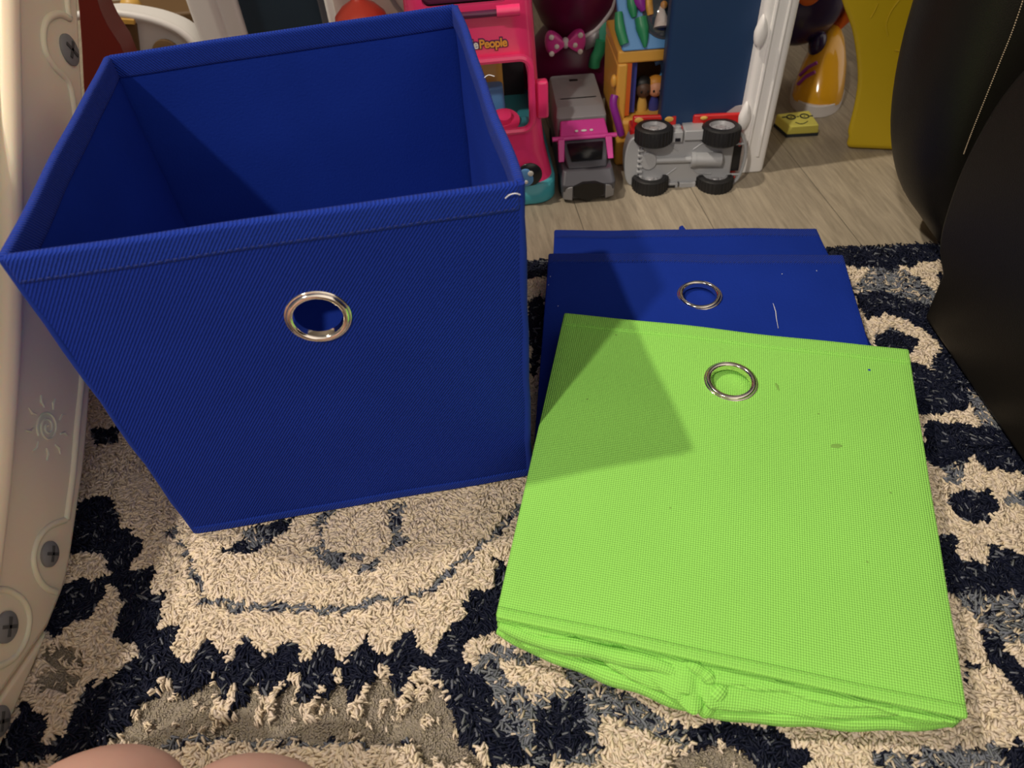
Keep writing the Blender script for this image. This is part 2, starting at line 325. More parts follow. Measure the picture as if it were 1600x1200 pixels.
shapes = [   # traced outlines of the woven motifs: (yarn, outline)
 (GREY, Z3([(120,180),(330,230),(480,300),(600,390),(700,430),(640,470),(560,440),(440,533),(230,533),(140,440),(120,330),(70,250)])),
 (CREAM, Z3([(150,230),(300,240),(340,290),(250,330),(200,300)])), (CREAM, Z3([(420,400),(520,430),(600,533),(440,533)])),
 (TAUPE, Z7([(-300,960),(-100,800),(60,690),(200,640),(1100,640),(1170,760),(1300,960)])),
 (CREAM, Z7([(-50,890),(500,880),(1020,890),(1030,960),(-60,960)])),
 (GREY, Z7([(130,862),(600,868),(1000,872),(1000,888),(600,886),(130,880)])),
 (NAVY, [(143,663),(190,660),(185,690),(143,692)]),
 (NAVY, [(100,815),(120,775),(175,772.5),(186,815),(225,845),(206,890),(243.5,882.5),(231,925),(268.5,924),(252.5,970),(276,984),(274,1020),(297.5,1040),(282.5,1072.5),(250,1062.5),(225,1082.5),(195,1115),(180,1145),(120,1172.5),(30,1200),(-30,1220),(-20,1170),(30,1100),(56,1099),(75,1130),(65,1154),(95,1141),(131,1070),(186,1045),(216,1020),(176,990),(193,945),(167.5,906),(161,940),(125,970),(80,994),(60,980),(86,920),(141,900),(167.5,900),(165,876),(120,865),(95,870)]),
 (TAUPE, [(65,1000),(140,1015),(126,1060),(96,1090),(60,1070)]),
 (NAVY, Z7([(1060,600),(1130,480),(1200,420),(1210,320),(1310,310),(1310,205),(1345,205),(1420,300),(1340,480),(1240,480),(1190,540),(1260,620),(1320,700),(1325,800),(1440,930),(1560,960),(1300,960),(1290,870),(1190,850),(1160,720),(1110,650)])),
 (NAVY, Z7([(1450,900),(1460,780),(1500,710),(1620,690),(1640,860),(1560,920),(1480,920)])),
 (NAVY, Z7([(320,200),(360,150),(400,120),(470,80),(590,55),(560,110),(500,160),(430,205)])),
 (GREY, Z7([(400,110),(520,90),(540,120),(470,160),(410,170)])),
 (GREY, Z7([(620,180),(680,140),(660,80),(700,40),(750,40),(700,100),(700,160),(780,180),(780,230),(720,262),(660,190)])),
 (GREY, Z7([(800,190),(850,190),(850,240),(900,180),(940,140),(920,90),(930,20),(990,0),(980,80),(1000,150),(900,190),(885,262),(830,262)])),
 (NAVY, Z3([(600,385),(720,400),(900,410),(1030,500),(960,560),(640,440)])),
 (TAUPE, Z3([(620,480),(760,440),(940,560),(600,600)])),
 (NAVY, Z3([(1380,-10),(1480,-10),(1480,40),(1400,35)])),
 (NAVY, Z3([(1480,150),(1530,140),(1600,250),(1660,300),(1620,350),(1550,290),(1480,190)])),
 (NAVY, Z3([(1435,230),(1500,225),(1475,270),(1445,320)])),
 (GREY, Z3([(1400,45),(1700,40),(1700,170),(1600,200),(1480,135)])),
 (GREY, Z3([(1180,490),(1450,465),(1700,480),(1700,600),(1160,600)])), (NAVY, Z3([(1540,470),(1600,440),(1640,520),(1570,533)])),
 (NAVY, [(633.6,380.7),(926.8,379.5),(1278.6,374.8),(1454.6,370.1),(1524.9,368.9),(1524.9,410),(1463.4,412.9),(1413.5,417.1),(1337.3,418.8),(1284.5,404.1),(926.8,433.5),(633.6,439.3)]),
 (GREY, [(1325.6,420.6),(1357.8,412.9),(1416.4,420.6),(1469.2,455.8),(1483.9,489.2),(1454.6,477.5),(1410.6,464),(1354.9,452.3),(1328.5,449.9)]),
 (CREAM, [(1328.5,422.9),(1360.7,420.6),(1346.1,439.3),(1330.2,440.5)]),
 (CREAM, [(1434,410),(1466.3,410),(1466.3,424.7),(1442.8,422.9)]),
 (NAVY, [(1460.4,424.7),(1478,424.7),(1495.6,480.4),(1472.2,468.7)]),
 (NAVY, [(1331.4,454),(1381.3,449.9),(1416.4,465.7),(1457.5,475.7),(1483.9,498),(1524.9,545),(1554.2,597.8),(1571.8,644.7),(1548.4,615.4),(1530.8,590.7),(1495.6,598.9),(1472.2,589.5),(1454.6,568.4),(1475.1,547.9),(1449.9,522.7),(1416.4,500.9),(1387.1,487.5),(1356,502.7),(1337.3,477.5)]),
 (NAVY, [(1360.7,527.4),(1395.9,508.6),(1434,526.2),(1429.9,555.5),(1395.9,547.9),(1363.1,539.1)]),
 (NAVY, [(1416.4,559.6),(1461.6,577.2),(1486.8,590.7),(1519.1,583.1),(1530.8,609.5),(1510.3,638.8),(1472.2,647),(1422.3,645.9)]),
 (NAVY, [(1437,655.3),(1498.5,657.6),(1527.9,663.5),(1577.7,671.1),(1618.8,721),(1642.2,762),(1595.3,739.7),(1545.5,738.6),(1524.9,710.4),(1510.3,725.7),(1492.7,732.7),(1445.8,716.3)]),
 (GREY, [(1516.1,606.6),(1557.2,614.2),(1580.6,671.1),(1536.7,667),(1517.9,638.8)]),
 (GREY, [(1472.2,723.9),(1513.2,729.8),(1507.3,750.3),(1483.9,756.2),(1466.3,744.4)]),
 (NAVY, [(1473.3,779.6),(1494.4,757.3),(1551.3,760.9),(1563,779.6),(1553.1,826.6),(1513.2,814.8)]),
 (NAVY, [(1463.4,832.4),(1498.5,838.3),(1506.2,867.6),(1530.8,876.4),(1548.4,845.3),(1607,860.6),(1665.7,867.6),(1665.7,923.4),(1560.1,927.5),(1478,927.5)]),
 (GREY, [(1566,770.8),(1630.5,750.3),(1630.5,797.2),(1571.8,791.4)]),
 (NAVY, [(820,470),(850,450),(860,520),(835,600),(825,560)]),
]
zt_ = [(170,585),(205,560),(235,575),(285,488),(310,500),(345,585),(385,520),(425,465),(445,500),(470,570),(520,520),(575,485),(600,510),(625,575),(670,530),(715,485),(745,520),(770,580),(810,530),(860,452),(885,530),(925,560),(960,490),(1000,455),(1035,500),(1075,560)]
zb_ = [(1090,640),(1050,600),(1010,650),(975,705),(950,680),(925,620),(900,600),(850,660),(815,720),(795,700),(770,625),(745,620),(690,700),(655,725),(635,700),(620,620),(590,610),(540,690),(510,725),(485,700),(470,630),(440,640),(400,700),(345,765),(320,740),(315,660),(290,630),(230,680),(190,660)]
shapes.append((NAVY, Z7(zt_+zb_)))      # the zigzag row
for cx, cy in ((330,720),(500,705),(645,715),(808,720),(975,700)): shapes.append((CREAM, Z7([(cx-22,cy+5),(cx-8,cy+55),(cx+6,cy+60),(cx+30,cy-5),(cx+52,cy-55),(cx+40,cy-60),(cx+14,cy-2),(cx-4,cy+14)])))
arc = [(150,100),(175,150),(215,200),(240,300),(270,360),(400,388),(600,378),(760,388),(900,360),(1060,340),(1130,270),(1200,205),(1270,155),(1350,80),(1400,20)]
for a, b in zip(arc[:-1], arc[1:]):
    d = Vector((b[0]-a[0], b[1]-a[1])); nn = Vector((-d.y, d.x)).normalized()*18
    shapes.append((GREY, Z7([(a[0]+nn.x,a[1]+nn.y),(b[0]+nn.x,b[1]+nn.y),(b[0]-nn.x,b[1]-nn.y),(a[0]-nn.x,a[1]-nn.y)])))
wshapes = []
for c, poly in shapes:
    w = [U(p[0], min(p[1], 1500), 0) for p in poly]; wshapes.append((c, np.array([(v.x, v.y) for v in w])))
def inpoly(x, y, P):
    m = (x > P[:,0].min()) & (x < P[:,0].max()) & (y > P[:,1].min()) & (y < P[:,1].max())
    idx = np.nonzero(m)[0]; r = np.zeros(len(x), bool)
    if len(idx) == 0: return r
    xs, ys = x[idx], y[idx]; ins = np.zeros(len(idx), bool); n = len(P); j = n-1
    for i in range(n):
        xi, yi = P[i]; xj, yj = P[j]
        c = ((yi > ys) != (yj > ys)) & (xs < (xj-xi)*(ys-yi)/((yj-yi) or 1e-12)+xi); ins ^= c; j = i
    r[idx] = ins; return r
def classify(x, y):
    jx = x + .007*(vnoise(x,y,.008,0)-.5) + .004*(vnoise(x,y,.0035,1)-.5); jy = y + .007*(vnoise(x,y,.008,2)-.5) + .004*(vnoise(x,y,.0035,3)-.5)
    k = np.zeros(len(x), int)
    n1 = vnoise(x, y, .055, 4)*.6+vnoise(x, y, .022, 5)*.4; out = (x < -.43) | (x > .50) | (y < .10)
    k[out & (n1 > .56)] = NAVY; k[out & (n1 < .36)] = GREY
    for c, P in wshapes: k[inpoly(jx, jy, P)] = c
    return k
CO = np.array([(.72,.61,.47), (.0065,.0090,.024), (.165,.178,.205), (.30,.26,.205)])
def yarn_colors(x, y, k):
    n = len(x); c = CO[k].copy(); u = rng.random(n)
    cl = vnoise(x, y, .004, 6); sp = vnoise(x, y, .010, 7)
    c[(k == NAVY) & (u < .08)] = CO[2]*.8
    c[(k == GREY) & (u < .14)] = CO[1]; c[(k == GREY) & (u > .84)] = CO[0]*.8
    hi = (k == TAUPE) & (cl > .70) & (sp > .48); c[hi] = CO[0]
    c *= (0.86 + .24*rng.random(n))[:, None]; c[:, 2] *= (.92+.16*rng.random(n))
    return c, hi
def rug_back(x): return .657 - .06*(x-.025)
def build_rug():
    root = thing('shag_rug', 'cream, navy and grey-blue shag rug with zigzag motifs lying on the plank floor', 'rug', (0, .1, ZF))
    nx, ny = 330, 190; xs = np.linspace(-1.0, .98, nx); t = np.linspace(0, 1, ny)
    X, T = np.meshgrid(xs, t); Y = -.48 + T*(rug_back(X)-.004+.48); X = X.ravel(); Y = Y.ravel()
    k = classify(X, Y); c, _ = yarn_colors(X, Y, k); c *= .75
    Zt = np.full(len(X), -.0085) + .001*vnoise(X, Y, .01, 1)
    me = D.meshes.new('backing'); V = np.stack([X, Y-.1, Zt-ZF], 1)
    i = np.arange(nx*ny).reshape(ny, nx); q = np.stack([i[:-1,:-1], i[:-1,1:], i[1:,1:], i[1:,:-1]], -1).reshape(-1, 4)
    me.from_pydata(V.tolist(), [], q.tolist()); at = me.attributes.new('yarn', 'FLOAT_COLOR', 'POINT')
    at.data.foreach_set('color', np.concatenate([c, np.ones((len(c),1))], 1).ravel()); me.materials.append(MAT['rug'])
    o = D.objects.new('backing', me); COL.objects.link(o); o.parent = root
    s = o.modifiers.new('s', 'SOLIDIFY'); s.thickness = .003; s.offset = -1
    # pile
    def scatter(x0, x1, y0, y1, s):
        gx, gy = np.meshgrid(np.arange(x0, x1, s), np.arange(y0, y1, s)); gx = gx.ravel(); gy = gy.ravel()
        return gx + (rng.random(len(gx))-.5)*s*1.5, gy + (rng.random(len(gx))-.5)*s*1.5
    parts = [(*scatter(-.50, .56, .05, .70, .0015), 1.0)]
    x2, y2 = scatter(-.98, .96, -.46, .74, .005); m = ~((x2 > -.50) & (x2 < .56) & (y2 > .05)); parts.append((x2[m], y2[m], 1.9))
    Vs = []; Cs = []; nt = 0
    for x, y, wf in parts:
        m = y < rug_back(x)+.001*rng.standard_normal(len(x))
        inside = (x > -.255) & (x < -.0) & (y > .40) & (y < .60); m &= ~inside
        x, y = x[m], y[m]; n = len(x); k = classify(x, y); c, hi = yarn_colors(x, y, k)
        L = (.0085 + .0025*rng.random(n)); L[(k == TAUPE) & ~hi] *= .26; L[hi] *= .7
        W = (.0008 + .0005*rng.random(n))*wf; W[k == CREAM] *= 1.2
        W[k == TAUPE] *= .8
        ang = 6.28*1.5*vnoise(x, y, .024, 2) + .6*rng.standard_normal(n) - 1.6
        lean = .45 + .35*rng.random(n); lean[(k == NAVY) | (k == GREY)] += .3; lean[(k == TAUPE) & ~hi] += .2
        up = L*np.cos(lean); ho = L*np.sin(lean)
        dx, dy = np.cos(ang), np.sin(ang); px, py = -dy, dx
        z0 = np.full(n, -.0095); x = x-dx*ho*.6; y = y-dy*ho*.6
        mid = .5; mx, my, mz = x+dx*ho*.30, y+dy*ho*.30, z0+up*1.05
        tx, ty, tz = x+dx*ho, y+dy*ho, z0+up*1.10
        ring = []
        for (cx, cy, cz, w) in ((x, y, z0, W*.8), (mx, my, mz, W)):
            ring += [np.stack([cx+px*w, cy+py*w, cz], 1), np.stack([cx-px*w, cy-py*w, cz], 1), np.stack([cx-dx*w*.7, cy-dy*w*.7, cz+w*.8], 1)]
        tw = W*.8
        ring += [np.stack([tx+px*tw, ty+py*tw, tz-W*.4], 1), np.stack([tx-px*tw, ty-py*tw, tz-W*.4], 1), np.stack([tx, ty, tz+W*.3], 1)]
        V = np.stack(ring, 1); Vs.append(V.reshape(-1, 3)); Cs.append(np.repeat(c, 9, 0)); nt += n
    V = np.concatenate(Vs); C = np.concatenate(Cs); V[:,1] -= .1; V[:,2] -= ZF
    fq = np.array([(0,1,4,3),(1,2,5,4),(2,0,3,5),(3,4,7,6),(4,5,8,7),(5,3,6,8)]); 
    Q = (np.arange(nt)[:,None,None]*9 + fq[None]).reshape(-1)
    T3 = (np.arange(nt)[:,None]*9 + np.array([6,7,8])[None]).reshape(-1)
    me = D.meshes.new('pile'); me.vertices.add(len(V)); me.vertices.foreach_set('co', V.ravel().astype(np.float32))
    me.loops.add(len(Q)+len(T3)); me.loops.foreach_set('vertex_index', np.concatenate([Q, T3]).astype(np.int32))
    nq = len(Q)//4; n3 = len(T3)//3; me.polygons.add(nq+n3)
    me.polygons.foreach_set('loop_start', np.concatenate([np.arange(nq)*4, len(Q)+np.arange(n3)*3]).astype(np.int32))
    me.update(calc_edges=True)
    at = me.attributes.new('yarn', 'FLOAT_COLOR', 'POINT'); at.data.foreach_set('color', np.concatenate([C, np.ones((len(C),1))], 1).ravel().astype(np.float32))
    me.polygons.foreach_set('use_smooth', np.ones(nq+n3, bool)); me.materials.append(MAT['rug']); me.validate()
    o = D.objects.new('pile', me); COL.objects.link(o); o.parent = root; o['kind'] = 'stuff'
build_rug()
# ------------------------------------------------------------------ fabric panels
def bil(c, u, v):   # c = bottom-left, bottom-right, top-right, top-left
    return c[0]*(1-u)*(1-v)+c[1]*u*(1-v)+c[2]*u*v+c[3]*(1-u)*v
def panel(name, c, m, parent, thick=.003, bow=0.0, hole=None, wave=0.0, bevel=.001, u0=0, u1=1, v0=0, v1=1, off=0.0, seed=0, n=40):
    c = [Vector(p) for p in c]; N = (c[1]-c[0]).cross(c[3]-c[0]).normalized()
    Wd = ((c[1]-c[0]).length+(c[2]-c[3]).length)/2; Hd = ((c[3]-c[0]).length+(c[2]-c[1]).length)/2
    def pt(u, v):
        b = bow*math.sin(math.pi*min(max(u,0),1))*math.sin(math.pi*min(max(v,0),1))
        w = wave*(math.sin(9*u+seed)*.5+math.sin(17*u+4*v+seed*2)*.3+math.sin(23*v+seed)*.2)
        return bil(c, u, v)+N*(b+w+off)
    vs = []; uv = []; fs = []
    if hole:
        hu, hv, hr = hole; per = []
        for i in range(n): per.append((i/n, 0))
        for i in range(n): per.append((1, i/n))
        for i in range(n): per.append((1-i/n, 1))
        for i in range(n): per.append((0, 1-i/n))
        K = 16; m_ = len(per)
        for j in range(K+1):
            t = (j/K)**1.3
            for (u, v) in per:
                a = math.atan2((v-hv)*Hd, (u-hu)*Wd)
                cu, cv = hu+hr*math.cos(a)/Wd, hv+hr*math.sin(a)/Hd
                q = (cu+(u-cu)*t, cv+(v-cv)*t); vs.append(pt(*q)); uv.append((q[0]*Wd, q[1]*Hd))
        for j in range(K):
            for i in range(m_): fs.append((j*m_+i, j*m_+(i+1)%m_, (j+1)*m_+(i+1)%m_, (j+1)*m_+i))
        fs = [f[::-1] for f in fs]
    else:
        nu = max(2, int(n*(u1-u0))+2); nv = max(2, int(n*(v1-v0))+1)
        for j in range(nv+1):
            for i in range(nu+1):
                u = u0+(u1-u0)*i/nu; v = v0+(v1-v0)*j/nv; vs.append(pt(u, v)); uv.append((u*Wd, v*Hd))
        for j in range(nv):
            for i in range(nu): k = j*(nu+1)+i; fs.append((k, k+1, k+nu+2, k+nu+1))
    o = mk(name, vs, fs, m, parent, uv=uv, solid=thick, bevel=bevel)
    return o, pt, N, Wd, Hd
def stitches(pt, N, p0, p1, parent, m, off, pitch=.0042, L=.0026):
    a = Vector(p0); b = Vector(p1); b_ = B(); A = pt(*a); C_ = pt(*b); n = int((C_-A).length/pitch)
    for i in range(n):
        t = (i+.5)/n; dt = L/2/(C_-A).length
        q0 = pt(*(a.lerp(b, t-dt)))+N*off; q1 = pt(*(a.lerp(b, t+dt)))+N*off
        b_.tube([q0, (q0+q1)/2+N*.0002, q1], [.0002, .00035, .0002], 5)
    return b_.go('stitching', m, parent)
def grommet(parent, c, N, ro=.0205, ri=.0150):
    prof = []
    prof += [(ro, -.0002), (ro, .0006), (ro-.0007, .0011)]
    for k in range(9):
        a = math.pi*k/8; rm = (ro-.0012+ri)/2; hw = (ro-.0012-ri)/2
        prof.append((rm+hw*math.cos(a), .0010+.0019*math.sin(a)))
    prof += [(ri, -.0035), (ri+.0006, -.0035), (ri+.0008, -.0002)]
    o = B().lathe(prof, c, N, 72, closed=True).go('grommet', 'chrome', parent, sharp=60); o['label'] = 'round silver metal grommet'; return o
# ------------------------------------------------------------------ standing blue bin
HB = .274
tfl, tfr, tbr, tbl = U(3,403,HB), U(812,285,HB), U(712,9,HB), U(168,89,HB)
bfl, bfr = U(306,830,.003), U(826,739,.003)
bbr, bbl = Vector((-.0245, .630, .003)), Vector((-.297, .598, .003))
bin_ = thing('fabric_storage_bin', 'open blue fabric storage bin standing upright on the rug with a silver grommet', 'storage bin', (bfl+bfr+bbr+bbl)/4)
T = .0035
gu, gv = .535, .735
fp, fpt, fN, Wd, Hd = panel('front_panel', [bfl, bfr, tfr, tfl], 'blue_twill', bin_, T, hole=(gu, gv, .0165), wave=.0008, bevel=.0012)
panel('right_panel', [bfr, bbr, tbr, tfr], 'blue_smooth', bin_, T, wave=.0014, bevel=.0012, seed=1)
panel('back_panel', [bbr, bbl, tbl, tbr], 'blue_smooth', bin_, T, wave=.001, bevel=.0012, seed=2)
panel('left_panel', [bbl, bfl, tfl, tbl], 'blue_smooth', bin_, T, wave=.001, bevel=.0012, seed=3)
panel('bottom_panel', [p+Vector((0,0,.003)) for p in (bfl, bfr, bbr, bbl)], 'blue_smooth', bin_, T, wave=.0006, bevel=.001)
for nm, cc, sd in (('front', [bfl, bfr, tfr, tfl], 0), ('right', [bfr, bbr, tbr, tfr], 1), ('back', [bbr, bbl, tbl, tbr], 2), ('left', [bbl, bfl, tfl, tbl], 3)):
    wv = (.0008, .0014, .001, .001)[sd]
    panel('hem', cc, 'blue_hem', bin_, .0062, wave=wv, v0=.938, v1=1.004, bevel=.0022, seed=sd, n=60)
    if nm == "front": stitches(fpt, fN, (.01,.949), (.99,.949), bin_, "blue_thread", .0033)
panel('bottom_hem', [bfl, bfr, tfr, tfl], 'blue_hem', bin_, .0058, wave=.0008, v0=-.004, v1=.032, bevel=.002, n=60)
for a, b, r in ((bfl, tfl, .0024), (bfr, tfr, .0030), (bbr, tbr, .0022), (bbl, tbl, .0022)):
    B().tube([a.lerp(b, t/12)+Vector((.0004*math.sin(t*2.1), .0004*math.cos(t*1.7), 0)) for t in range(13)], r, 10).go('corner_piping', 'blue_hem', bin_)
grommet(bin_, fpt(gu, gv)+fN*(T/2), fN)
# loose threads on the rim
p0 = tfr.lerp(tfl, .014)+fN*.0052
B().tube(catmull([p0+Vector((.003,0,-.0045)), p0+Vector((.0005,-.0006,-.0030)), p0+Vector((-.003,-.0006,-.0036)), p0+Vector((-.0055,0,-.0060))], 5), .00032, 5).go('loose_thread', 'lint', bin_)
rt = tfr.lerp(tbr, .47)
B().tube(catmull([rt+Vector((.001,0,.003)), rt+Vector((.004,.001,.0042)), rt+Vector((.008,-.001,.0038))], 5), .00028, 5).go('loose_thread', 'lint', bin_)
# ------------------------------------------------------------------ folded bins
def fabric_strip(name, A, Bp, m, parent, uvw=None):
    """grid A[i][j] of points"""
    n = len(A); k = len(A[0]); vs = [p for r in A for p in r]; fs = []; uv = []
    for i in range(n):
        acc = 0
        for j in range(k):
            if j: acc += (A[i][j]-A[i][j-1]).length
            uv.append(((A[i][0]-A[0][0]).length, acc))
    for i in range(n-1):
        for j in range(k-1): fs.append((i*k+j, i*k+j+1, (i+1)*k+j+1, (i+1)*k+j))
    return mk(name, vs, fs, m, parent, uv=uv, solid=.0012, bevel=0)
def folded(label, cs, zb, fm, hm, tm, gro, bow, side_in=.004, group=None, back_shift=Vector((0,0,0))):
    """cs: near-left, near-right, far-right, far-left corners of the top panel"""
    ctr = sum(cs, Vector())/4; th = thing('folded_storage_bin', label, 'storage bin', Vector((ctr.x, ctr.y, min(zb))), group)
    o, pt, N, W_, H_ = panel('top_panel', cs, fm, th, .0032, bow=bow, hole=(gro[0], gro[1], .0172) if gro else None, wave=.0012, bevel=.0012, seed=len(label))
    def pstrip(nm, **k): panel(nm, cs, hm, th, .0052, bow=bow, wave=.0012, bevel=.0018, seed=len(label), n=60, **k)
    pstrip('hem', v0=.945, v1=1.004)
    pstrip('bottom_hem', v0=-.006, v1=.022)
    stitches(pt, N, (.015,.954), (.985,.954), th, tm, .0029); stitches(pt, N, (.015,.012), (.985,.012), th, tm, .0029)
    if gro: grommet(th, pt(gro[0], gro[1])+N*.0016, N, .0215, .0160)
    # lining seen through the ring
    bc = [Vector((p.x, p.y, z))+back_shift for p, z in zip(cs, zb)]
    mc = [p.lerp(q, .35) for p, q in zip(cs, bc)]
    panel('inner_panel', mc, fm, th, .002, bow=bow*.8, wave=.001, u0=.02, u1=.98, v0=.03, v1=.97, seed=5)
    panel('back_panel', bc, fm, th, .003, wave=.0008, bevel=.0012, seed=7)
    for s, (i0, i1) in enumerate(((0, 3), (1, 2))):
        G = []
        for k in range(31):
            t = k/30; a = pt(float(s), t); b = bc[i0].lerp(bc[i1], t); inn = (cs[1]-cs[0]).normalized()*(1 if s == 0 else -1)
            row = []
            for j in range(9):
                q = j/8; d = side_in*(.3+abs(math.sin(q*math.pi*2))*1.6+.3*math.sin(t*11+j))*min(1, 8*q+.1)*min(1, 8*(1-q)+.1)
                row.append(a.lerp(b, q)+inn*max(d, .0004))
            G.append(row)
        fabric_strip('gusset', G, None, fm, th)
    return th, pt, N, bc
# rear blue: lies lowest, its far edge on the plank floor
r_fl, r_fr = U(866,363,.010), U(1276,359,.010); dn = (r_fl-r_fr); yv = Vector((dn.y, -dn.x, 0)).normalized()*-.275
if yv.y > 0: yv = -yv
th, pt, N, bc = folded('flattened blue fabric bin lowest in the pile, only its far edge showing', [r_fl+yv, r_fr+yv+Vector((.012,0,0)), r_fr, r_fl], [.004]*4, 'blue_smooth', 'blue_hem', 'blue_thread', None, .0008)
tb = U(1066,360,.010)
B().add([tb+Vector(p) for p in ((-.005,-.004,0),(.006,-.004,0),(.001,.005,.004),(-.003,.004,.003),(-.005,-.004,-.003),(.006,-.004,-.003),(.001,.005,0),(-.003,.004,0))], [(0,1,2,3),(7,6,5,4),(0,4,5,1),(1,5,6,2),(2,6,7,3),(3,7,4,0)]).go('fabric_tab', 'blue_hem', th, bevel=.0008)
# front blue
c_fl, c_fr = U(857,399,.032), U(1317,402,.032); ln = U(838,650,.026)-c_fl; ln = ln.normalized()*.275
e2 = (U(1356,536,.031)-c_fr).normalized()*.275
th, pt, N, bc = folded('flattened blue fabric bin with a silver grommet, lying under the green one', [c_fl+ln, c_fr+e2, c_fr, c_fl], [.015]*4, 'blue_smooth', 'blue_hem', 'blue_thread', (.507,.765), .0015)
lb = B()
for (px, py) in ((1222,428),(1276,423),(857,445),(860,432),(872,478)):
    p = U(px, py, .0345); lb.ell(p, (.0004,.0006,.0002), 8, 5)
sc_ = B(); sc_.tube([U(1208,474,.0342), U(1212,487,.0342), U(1213,497,.0342), U(1216,513,.0342)], [.0002,.0004,.0003,.0002], 5); sc_.go('scuff_mark', 'lint', th)
lb.go_each('lint_speck', 'lint', th)
# green
g = [U(775,960,.047), U(1510,1120,.040), U(1419,550,.056), U(881,492,.058)]
gth, gpt, gN, gbc = folded('flattened lime green fabric bin with a silver grommet, topmost of the pile', g, [.028,.026,.038,.038], 'green_fabric', 'green_fabric', 'green_thread', (.508,.795), .003, side_in=.003)
# bunched base fabric spilling out under the near edge
out = Vector((g[0].y-g[1].y, g[1].x-g[0].x, 0)).normalized()
if out.y > 0: out = -out
def ridge(x): return 1-abs(math.sin(x))
G = []
for i in range(161):
    t = i/160; a = gpt(t, .004)-gN*.002; row = []
    bul = -.002+.015*math.exp(-((t-.46)/.15)**2)+.006*math.exp(-((t-.70)/.13)**2)
    bul *= min(1, (1-t)*7+.05); bul *= min(1, t*9+.35)
    zlow = .004+.016*(1-min(1, t*3))+.012*max(0, t-.75)*4
    for j in range(33):
        q = j/32
        prof = math.sin(math.pi*min(1, q*1.05))**.8; rec = -.010*math.exp(-((q-.06)/.07)**2)*min(1, t*12)
        w = .013*abs(math.sin(math.pi*(q*2.5+1.1*t+.22*math.sin(7*t))))**.75*(1-.35*t)+.004*abs(math.sin(q*9-8*t+1.5*math.sin(9*t)))-.004
        kn = math.exp(-((t-.46)/.05)**2)
        w = w*(1-.5*kn)+kn*(.005*abs(math.sin(30*t+7*q))+.005*abs(math.sin(18*t-14*q)))
        w += -.006*math.exp(-((t-.49-.10*(q-.5))/.010)**2)-.004*math.exp(-((t-.17-.1*q)/.008)**2)-.004*math.exp(-((t-.31+.16*q)/.010)**2)
        w *= 1-max(0, q-.85)*3.0
        w *= min(1, (1-t)*8)*min(1, t*12+.1)
        zz = a.z*(1-q)+zlow*q; back = -.030*max(0, q-.82)/.18
        row.append(Vector((a.x, a.y, zz))+out*(bul*prof+w*prof+back*1.0+rec+.0005))
    G.append(row)
o = fabric_strip('bunched_base', G, None, 'green_fabric', gth)
G = []
for i in range(81):   # second, inner layer seen as the thin lip at the right
    t = i/80; a = gpt(.42+.57*t, .006); row = []
    for j in range(13):
        q = j/12; row.append(Vector((a.x, a.y, a.z-.006-.010*q*(1-t)))+out*((.004+.006*(1-t))*math.sin(math.pi*q)+.0012*math.sin(20*t+6*q)))
    G.append(row)
fabric_strip('inner_layer', G, None, 'green_fabric', gth)
def pleat(pts, rs):
    q = catmull([U(px, py, z) for px, py, z in pts], 7); m_ = len(q); rr = []
    for i in range(m_):
        f = i/(m_-1)*(len(rs)-1); a = min(int(f), len(rs)-2); rr.append((rs[a]*(1-f+a)+rs[a+1]*(f-a))*(1+.10*math.sin(i*.9+len(pts))))
    b = B(); b.tube([p+Vector((0, 0, .0009*math.sin(i*.7))) for i, p in enumerate(q)], rr, 16); L = 0; uv = []
    for i in range(m_):
        if i: L += (q[i]-q[i-1]).length
        uv += [(L, 6.283*k/16*.005) for k in range(16)]
    b.go('fabric_pleat', 'green_fabric', gth, uv=uv)
pleat(((782,978,.036),(850,1001,.034),(940,1018,.033),(1030,1040,.033),(1088,1062,.030)), (.0035,.0055,.0062,.0058,.0035))
pleat(((778,985,.026),(835,1010,.022),(920,1040,.020),(1010,1072,.018),(1085,1104,.014)), (.003,.0052,.0068,.0070,.0045))
pleat(((1118,1050,.034),(1128,1068,.030),(1112,1092,.024),(1098,1116,.014)), (.0030,.0058,.0062,.0040))
pleat(((1070,1036,.036),(1096,1048,.035),(1108,1066,.031),(1090,1086,.026)), (.0030,.0050,.0045,.0025))
pleat(((1135,1062,.031),(1220,1078,.029),(1320,1093,.028),(1420,1108,.028),(1495,1120,.030)), (.0030,.0048,.0045,.0036,.0022))
pleat(((1105,1112,.014),(1180,1112,.016),(1280,1119,.017),(1390,1127,.019),(1490,1128,.022)), (.0040,.0072,.0072,.0060,.0025))
sp = B(); sp.ell(gpt(.885, .905)+gN*.0018, (.0011,.0011,.0003), 10, 6); sp.go('ink_dot', 'ink_blue', gth)
sb = B(); 
sb.ell(gpt(.78, .62)+gN*.0016, (.0045,.0022,.00025), 14, 6); sb.ell(gpt(.635, .80)+gN*.0018, (.0012,.0045,.00025), 10, 6)
for (u, v) in ((.17,.93),(.74,.72),(.9,.5),(.37,.35),(.83,.3),(.12,.66)): sb.ell(gpt(u,v)+gN*.0017, (.0009,.0009,.0002), 8, 5)
sb.go_each('stain', 'stain', gth)
